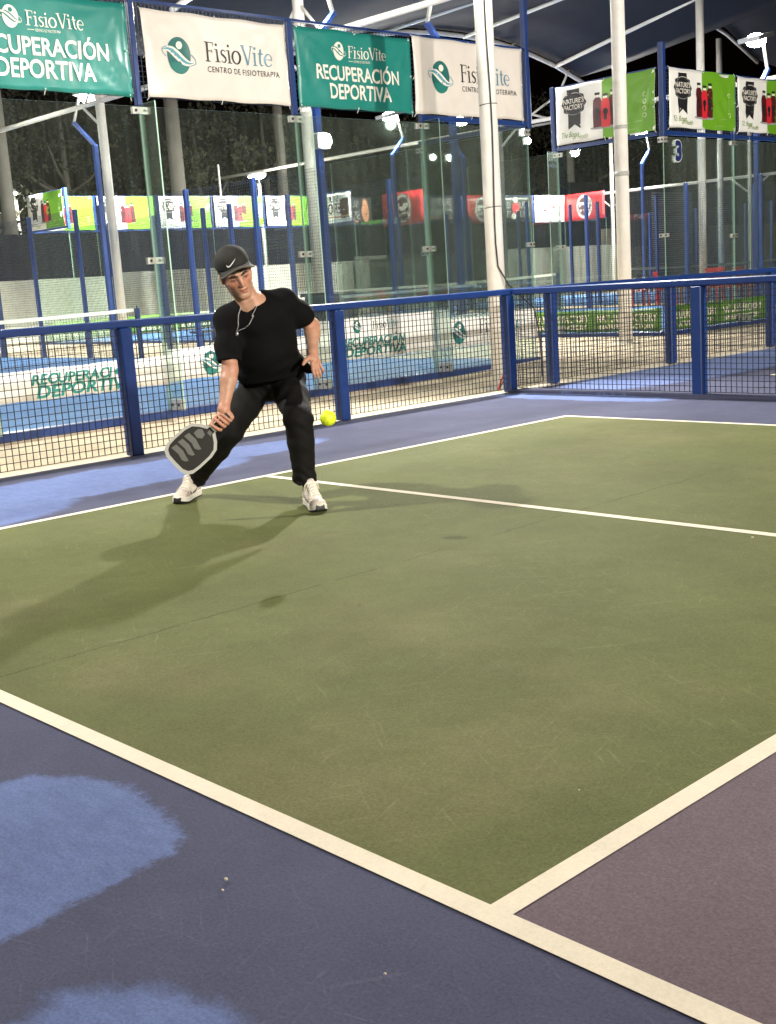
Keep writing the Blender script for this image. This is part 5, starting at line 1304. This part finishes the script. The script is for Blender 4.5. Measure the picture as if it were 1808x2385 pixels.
def swoosh(field, c, ax, ay, L, up, off, mat, parent, dirn, name='tick_mark'):
    """curved tick mark laid on a surface"""
    T = [(-.50, .10), (-.47, -.02), (-.42, -.10), (-.34, -.135), (-.22, -.11), (0, -.03), (.25, .065), (.5, .165)]
    Bt = [(-.50, .10), (-.54, -.04), (-.52, -.16), (-.42, -.225), (-.25, -.215), (0, -.115), (.25, .02), (.5, .165)]
    P = []
    for (a, b), (e, d2) in zip(T, Bt):
        for t in (0, .5, 1): x = a + (e - a) * t; y = b + (d2 - b) * t; P.append(c + ax * (x * L) + ay * (y * L * up))
    P = field.project(P, off, 16, dirn); mm = MB(); n = len(T)
    mm.add(P, [(3 * i + k, 3 * i + k + 1, 3 * i + k + 4, 3 * i + k + 3) for i in range(n - 1) for k in range(2)], True); return mm.build(name, mat, parent)
swoosh(cap, hp(-.014, .100, .103), hl * .97 + hu * .20, hu - hl * .2, .058, 1.0, .0015, PRINTW, co, hf * .8 + hu * .4)

# t-shirt
T = Field((-.16, -.56, .55), (.60, .32, 1.20), .0045)
T.seg(lpt(.100, .23, .985), lpt(.140, .0, .70), .092, .096, .03); T.seg(lpt(.270, .20, 1.01), lpt(.270, -.01, .71), .094, .098, .05)
T.seg(lpt(.185, .235, 1.0), lpt(.20, -.03, .68), .112, .125, .05); T.ell(lpt(.19, .14, .87), (.155, .125, .16), .05)
T.seg(nkb + V3(0, .02, -.045), shL + V3(-.03, 0, .012), .062, .056, .05); T.seg(nkb + V3(0, .02, -.045), shR + V3(.0, 0, .005), .066, .064, .05)
T.ell(lpt(.175, .18, 1.02), (.10, .10, .06), .05); T.seg(lpt(.222, .215, 1.100), shL + V3(-.04, 0, .005), .046, .052, .04); T.seg(lpt(.10, .25, 1.045), shR + V3(.02, 0, .01), .050, .05, .04)
T.chain([shR, shR + (elR - shR) * .5, shR + (elR - shR) * .84], [.067, .064, .0615], .035)
T.chain([shL, shL + (elL - shL) * .45, shL + (elL - shL) * .74], [.064, .062, .066], .035)
T.seg(lpt(.12, -.04, .70), lpt(.29, -.02, .71), .104, .104, .05); T.seg(lpt(.33, .03, .76), lpt(.428, .06, .692), .06, .022, .03)
T.cut(V3(.10, .0, -1), lpt(.2, 0, .655), .008)
d_ = elR - shR; d_ /= np.linalg.norm(d_)
def sleeve_cut(F, a, b, t):
    d = (b - a) / np.linalg.norm(b - a); c = a + (b - a) * t
    rad = .085
    def fn(X, Y, Z):
        s = (X - c[0]) * d[0] + (Y - c[1]) * d[1] + (Z - c[2]) * d[2]
        r2 = (X - c[0]) ** 2 + (Y - c[1]) ** 2 + (Z - c[2]) ** 2 - s * s
        return np.maximum(-s, np.sqrt(np.maximum(r2, 0)) - .13)
    F.apply(fn, c - .16, c + .16, 'sub', .004)
    F.seg(c - d * .03, c + d * .02, .052, .054, .003, 'sub')
sleeve_cut(T, shR, elR, .82); sleeve_cut(T, shL, elL, .68)
# neck opening
T.chain([nkb + V3(-.030, .015, .11), nkb + V3(-.030, -.015, .030), nkb + V3(-.026, -.040, .0)], [.066, .0615, .050], .004, 'sub')
def folds(X, Y, Z):
    a = np.sin((X * .6 + Z * 1.0 - Y * .4) * 48 + 2.2 * np.sin(X * 17 + Z * 9)) * np.exp(-((X - .06) / .10) ** 2 - ((Z - .88) / .13) ** 2)
    b = np.sin((X * .9 - Z * .9) * 42 + 1.8 * np.sin(Z * 21)) * np.exp(-((X - .34) / .09) ** 2 - ((Z - .88) / .15) ** 2)
    c = np.sin(Z * 60 + 2.5 * np.sin(X * 13)) * np.exp(-((Z - .72) / .06) ** 2)
    return .0042 * a + .0042 * b + .004 * c + .002 * np.sin(X * 23 + Y * 17 + 2 * np.sin(Z * 14))
T.ripple(lambda X, Y, Z: 1.5 * folds(X, Y, Z)); T.build('t_shirt', TEE, player, 2)
# necklace with pendant
pn = [lpt(.110, .36, 1.082), lpt(.098, .40, 1.045), lpt(.098, .42, 1.005), lpt(.104, .43, .962), lpt(.135, .43, .985), lpt(.165, .42, 1.015), lpt(.185, .40, 1.045), lpt(.205, .36, 1.085)]
pn2 = []
for a, b in zip(pn, pn[1:]): pn2 += [a + (b - a) * k / 5 for k in range(5)]
pq = T.project(pn2 + [pn[-1]], .0042, 20); pq = [tuple(p) for p in pq]
m = MB()
for a, b in zip(pq, pq[1:]):
    for k in range(2):
        s0 = Vector(a).lerp(Vector(b), k / 2); m.sphere(s0, .0026, 6, 5)
    m.tube([a, b], .0018, 6)
SILV = nmat('silver_chain', (.42, .42, .43), .35, metal=.9); nk = m.build('necklace', SILV, player)
m = MB(); p = Vector(pq[15]); m.sphere((p.x + .002, p.y - .006, p.z - .010), (.010, .005, .011), 12, 8); m.build('pendant', SILV, nk)

# trousers
Q = Field((-.42, -.50, .06), (.52, .34, .76), .0045)
Q.seg(hipR + V3(.015, 0, .01), hipL + V3(-.01, 0, .01), .112, .112, .04); Q.seg(pel + V3(0, 0, .01), pel + V3(0, 0, .06), .125, .125, .04)
Q.chain([hipR, hipR + (knR - hipR) * .5, knR], [.092, .085, .070], .03); Q.chain([hipL, hipL + (knL - hipL) * .5, knL], [.092, .086, .073], .03)
cR = knR + (anR - knR) * .96; cL = knL + (anL - knL) * .90
Q.chain([knR, knR + (anR - knR) * .35, cR], [.073, .069, .060], .02); Q.chain([knL, knL + (anL - knL) * .35, cL], [.076, .070, .058], .02)
Q.seg(cL + V3(0, 0, .02), cL + V3(.0, .004, -.02), .060, .066, .01); Q.seg(cR, cR + (anR - knR) * .06, .060, .064, .01)
Q.cut(V3(.0, -.0, 1), V3(0, 0, .735), .004)
dL = (anL - knL) / np.linalg.norm(anL - knL); dR = (anR - knR) / np.linalg.norm(anR - knR)
def halfcut(F, c, d, rad):
    def fn(X, Y, Z):
        s = (X - c[0]) * d[0] + (Y - c[1]) * d[1] + (Z - c[2]) * d[2]; r = np.sqrt((X - c[0]) ** 2 + (Y - c[1]) ** 2 + (Z - c[2]) ** 2)
        return np.maximum(-s, r - rad)
    F.apply(fn, c - rad, c + rad, 'sub', .003)
halfcut(Q, cL + dL * .022, dL, .12); halfcut(Q, cR + dR * .03, dR, .12)
Q.seg(cL - dL * .01, cL + dL * .06, .047, .052, .003, 'sub'); Q.seg(cR - dR * .01, cR + dR * .06, .047, .052, .003, 'sub')
def pfolds(X, Y, Z):
    o = 0
    for c, s in ((knL, 1), (knR, -1)):
        w = np.exp(-((X - c[0]) ** 2 + (Y - c[1]) ** 2 + (Z - c[2]) ** 2) / .013); o = o + .0034 * w * np.sin(Z * 95 + s * X * 35 + 2 * np.sin(X * 31))
    for c in (cL, cR):
        w = np.exp(-((X - c[0]) ** 2 + (Y - c[1]) ** 2 + (Z - c[2]) ** 2) / .008); o = o + .0045 * w * np.sin(Z * 110 + X * 40 + 2 * np.sin(X * 50))
    w = np.exp(-((X - .2) ** 2 + (Z - .6) ** 2) / .02); o = o + .004 * w * np.sin(Z * 70 - abs(X - .2) * 90)
    return o + .0022 * np.sin(X * 37 + 2 * np.sin(Z * 19)) * np.sin(Z * 23 + Y * 29)
Q.ripple(pfolds); Q.build('trousers', TROUS, player, 2)

# socks and shoes
SOCK = nmat('black_sock', (.01, .01, .011), .9); SHOEW = nmat('shoe_leather', (.66, .57, .49), .5, noise=.10, scale=25, bump=.1, bscale=120); SUEDE = nmat('shoe_suede', (.52, .38, .29), .8, noise=.12, scale=40)
MIDS = nmat('shoe_midsole', (.74, .70, .62), .5); OUTS = nmat('shoe_outsole', (.015, .015, .016), .6); LACE = nmat('shoe_lace', (.76, .70, .60), .7); MARK = nmat('shoe_mark', (.015, .018, .035), .5)
def shoe(toe, ang, lift, label, an):
    """toe point on the ground, heading in the local frame"""
    t = V3(*toe); fwd = V3(math.sin(ang), -math.cos(ang), 0); lat = V3(math.cos(ang), math.sin(ang), 0); up = V3(0, 0, 1)
    cp, sp = math.cos(lift), math.sin(lift); f2 = fwd * cp - up * sp; u2 = up * cp + fwd * sp
    org = t - f2 * .285
    def sp_(x, y, z): return org + lat * x + f2 * y + u2 * z
    M = np.stack([lat, f2, u2]); mn = org - .34; mx = org + .34
    c = sp_(0, .145, .06)
    root = MB(); 
    # midsole outline
    prof = [(-.033, .004), (-.038, .04), (-.036, .09), (-.038, .14), (-.046, .19), (-.049, .225), (-.043, .262), (-.025, .285), (0, .291), (.022, .286), (.040, .268), (.047, .235), (.044, .19), (.036, .14), (.034, .09), (.037, .04), (.033, .004), (.018, -.010), (0, -.013), (-.018, -.010)]
    bm = MB(); n = len(prof)
    def zb(y): return .012 * max(0, (y - .23) / .06) ** 2
    lv = [(0.0, .97, 0), (.010, 1.0, 0), (.011, .985, 1), (.030, 1.0, 1), (.036, .95, 1)]
    rows = []
    for z, sc, mi in lv:
        rows.append([sp_(x * sc, .14 + (y - .14) * sc, z + zb(y) + (.008 * (1 - y / .15) if z > .02 and y < .15 else 0)) for x, y in prof])
    for i in range(len(lv) - 1):
        bm.cur = 0 if i == 0 else 1; bm.add(rows[i] + rows[i + 1], [(k, (k + 1) % n, n + (k + 1) % n, n + k) for k in range(n)], True)
    bm.cur = 0; bm.add(rows[0], [list(range(n))[::-1]]); bm.cur = 1; bm.add(rows[-1], [list(range(n))])
    u = Field(c - .20, c + .20, .0030)
    u.chain([sp_(0, .03, .052), sp_(0, .10, .055), sp_(-.002, .185, .046)], [.035, .035, .036], .02); u.ell(sp_(-.002, .232, .040), (.044, .054, .030), .02, M=M)
    u.chain([sp_(0, .018, .06), sp_(0, .024, .100)], [.033, .031], .015); u.seg(sp_(0, .06, .085), sp_(0, .055, .1), .034, .033, .02)
    u.chain([sp_(0, .165, .074), sp_(0, .115, .098), sp_(0, .090, .134)], [.019, .022, .020], .012)
    u.seg(sp_(0, .045, .09), sp_(0, .030, .16), .029, .034, .006, 'sub')
    u.cut(-u2, sp_(0, 0, .024), .003)
    def panel(P):
        q = P - org; x, y, z = q @ lat, q @ f2, q @ u2; col = np.tile(np.array([.68, .60, .53]), (len(P), 1))
        a = (y > .20) & (z < .062 - .3 * (y - .2)) ; col[a] = (.56, .42, .34)
        col[(y > .262) & (z > .025)] = (.70, .62, .54); col[(abs(y - .205 - .4 * (z - .04)) < .0035)] = (.45, .35, .28)
        col[(y < .06) & (z < .075)] = (.60, .50, .44); col[(abs(y - .062) < .003) & (z < .09)] = (.45, .37, .31); return col
    shoe_o = u.build('shoe', SHOEV, player, 1, panel)
    bm.build('sole', [OUTS, MIDS], shoe_o)
    tb = MB(); tb.add([sp_(x, y, z) for y, z in ((.291, .014), (.295, .028), (.286, .042)) for x in (-.022, -.011, 0, .011, .022)], [(5 * j + i, 5 * j + i + 1, 5 * j + i + 6, 5 * j + i + 5) for j in range(2) for i in range(4)], True)
    tb.build('toe_guard', OUTS, shoe_o)
    la = MB()
    for k in range(5):
        y = .105 + .020 * k; z = .125 - .012 * k
        L = u.project([sp_(-.030, y - .008, z - .018), sp_(-.016, y, z + .0), sp_(0, y + .003, z + .004), sp_(.016, y, z), sp_(.030, y - .008, z - .018)], .003, 14)
        la.tube([tuple(p) for p in L], .0042, 6)
        L = u.project([sp_(-.026, y + .012, z - .022), sp_(-.010, y + .006, z), sp_(.012, y - .004, z + .004), sp_(.026, y - .012, z - .012)], .005, 14)
        la.tube([tuple(p) for p in L], .0035, 6)
    for s in (-1, 1): la.tube([tuple(sp_(0, .10, .128)), tuple(sp_(.022 * s, .105, .135)), tuple(sp_(.034 * s, .100, .118)), tuple(sp_(.04 * s, .098, .095))], .0034, 6)
    la.build('lace', LACE, shoe_o)
    for s in (-1, 1):
        swoosh(u, sp_(.05 * s, .115, .058), f2 * -1.0, u2, .120, 1.0, .0018, MARK, shoe_o, lat * s)
    sk = Field(an - .13, an + .13, .004); sk.chain([sp_(0, .040, .075), sp_(0, .034, .115), an + V3(0, 0, .07)], [.031, .032, .038], .01); sk.build('sock', SOCK, player, 1)
g = newmat('shoe_upper'); at = g.n('ShaderNodeVertexColor'); at.layer_name = 'Col'; v = g.coord('Object'); nz = g.noise(v, 80, 4, .6)
g.l(g.scale(at.outputs[0], g.ramp(nz, .25, .75, .88, 1.08)), g.b.inputs['Base Color']); g.b.inputs['Roughness'].default_value = .6; g.bump(nz, .15, .003); SHOEV = g.m
shoe((.455, -.510, 0), .28, 0, 'shoe', anL)
shoe((-.368, .0, 0), -.22, 0, 'shoe', anR)

# ------------------------------------------------------------------ paddle and ball
pad = empty('pickleball_paddle', (.6, 2.45, 0), math.atan2(.724, .690), 'dark paddle with pale grey rim and three grey bars, held by the player', 'paddle')
ax = -gdir; fr = front * .97 + np.cross(gdir, front) * .0; fr /= np.linalg.norm(fr); sd_ = np.cross(ax, fr); sd_ /= np.linalg.norm(sd_)
if sd_[2] < 0: sd_ = -sd_
PO = gripA + gdir * .005
pp = lambda a, b, c=0.0: PO + ax * a + sd_ * b + fr * c
outl = [(0.0, .020), (.020, .022), (.045, .062), (.075, .092), (.12, .103), (.20, .104), (.245, .100), (.272, .085), (.286, .055), (.288, 0)]
outl = outl + [(a, -b) for a, b in outl[-2::-1]]
def plate(sc, off, th, mat, name, z=0.0):
    m = MB(); n = len(outl); cx = .145
    P = [(cx + (a - cx) * sc, b * sc) for a, b in outl]; A = [pp(a, b, z + th / 2) for a, b in P]; Bk = [pp(a, b, z - th / 2) for a, b in P]
    m.add(A, [list(range(n))]); m.add(Bk, [list(range(n))[::-1]]); m.add(A + Bk, [(k, n + k, n + (k + 1) % n, (k + 1) % n) for k in range(n)], True); return m.build(name, mat, pad)
plate(1.0, 0, .014, nmat('paddle_rim', (.50, .49, .455), .5), 'edge_guard'); face = plate(.865, 0, .0165, nmat('paddle_face', (.020, .017, .015), .55, noise=.15, scale=60), 'face')
m = MB()
for k in range(3):
    a0 = .118 + .044 * k; m.add([pp(a, b, .0095) for a, b in ((a0, .066), (a0 + .030, .070), (a0 + .026, .02), (a0 + .034, -.012), (a0 + .024, -.030), (a0 + .010, -.036), (a0 + .004, -.008), (a0 - .004, .02))], [list(range(8))])
m.add([pp(a, b, .0095) for a, b in ((.055, .035), (.072, .050), (.10, .05), (.105, .02), (.088, .0), (.065, .005))], [list(range(6))])
m.add([pp(a, b, .0095) for a, b in ((.03, -.012), (.05, -.02), (.05, .005), (.032, .008))], [list(range(4))])
m.build('bar_mark', nmat('paddle_grey', (.16, .155, .145), .5), face)
m = MB(); m.tube([tuple(pp(.012, 0)), tuple(pp(-.01, 0)), tuple(pp(-.084, 0)), tuple(pp(-.090, 0))], [.019, .0165, .0165, .0175], 10); m.build('handle', nmat('grip_tape', (.03, .03, .03), .8, bump=.4, bscale=120), pad)
m = MB(); m.tube([tuple(pp(.018, 0)), tuple(pp(-.004, 0))], [.0225, .0195], 12); m.build('collar', nmat('paddle_rim', (.5, .48, .42), .5), pad)
# ball with holes
bm = bmesh.new(); bmesh.ops.create_icosphere(bm, subdivisions=4, radius=.037)
o = MB().bm(bm, True).build('pickleball', nmat('ball_yellow', (.74, .86, .03), .5, bump=.05, bscale=50), base=(0, 0, 0))
o.location = (1.838, 2.052, .558)
tag(o, 'yellow green pickleball in the air right of the player', 'ball')
m = MB(); r2 = random.Random(3)
for k in range(26):
    z = 1 - 2 * (k + .5) / 26; a = k * 2.39996; q = Vector((math.sqrt(1 - z * z) * math.cos(a), math.sqrt(1 - z * z) * math.sin(a), z)); t1 = q.orthogonal().normalized(); t2 = q.cross(t1)
    m.add([q * .0369 + (t1 * math.cos(b) + t2 * math.sin(b)) * .0038 + q * .0004 for b in [2 * PI * i / 10 for i in range(10)]], [list(range(10))])
m.build('hole', nmat('ball_hole', (.50, .60, .02), .7), o)
# ------------------------------------------------------------------ floodlights of the pickleball court beyond the net, behind the camera, then added banner beams
spot((16.4, -.9, 6.0), (2.5, 2.5, 0), 1650, WARM, 150, .6, .35)
spot((16.4, 8.7, 6.0), (2.0, 3.0, 0), 1650, WARM, 150, .6, .35)
spot((16.4, -.9, 4.6), (-4.65, 5.0, 1.5), 4300, NEUT, 42, .9, .25)  # added narrow beam, lifts the banners and strips without lighting the near floor
spot((16.4, 8.7, 4.6), (-4.65, 11.0, 1.7), 4600, NEUT, 50, .9, .25)  # second added beam, towards the right-hand banners
spot((16.4, 16.0, 4.8), (-4.65, 16.5, 2.2), 3600, NEUT, 44, .9, .25)  # extra beam added to brighten the bottle banners of court 3
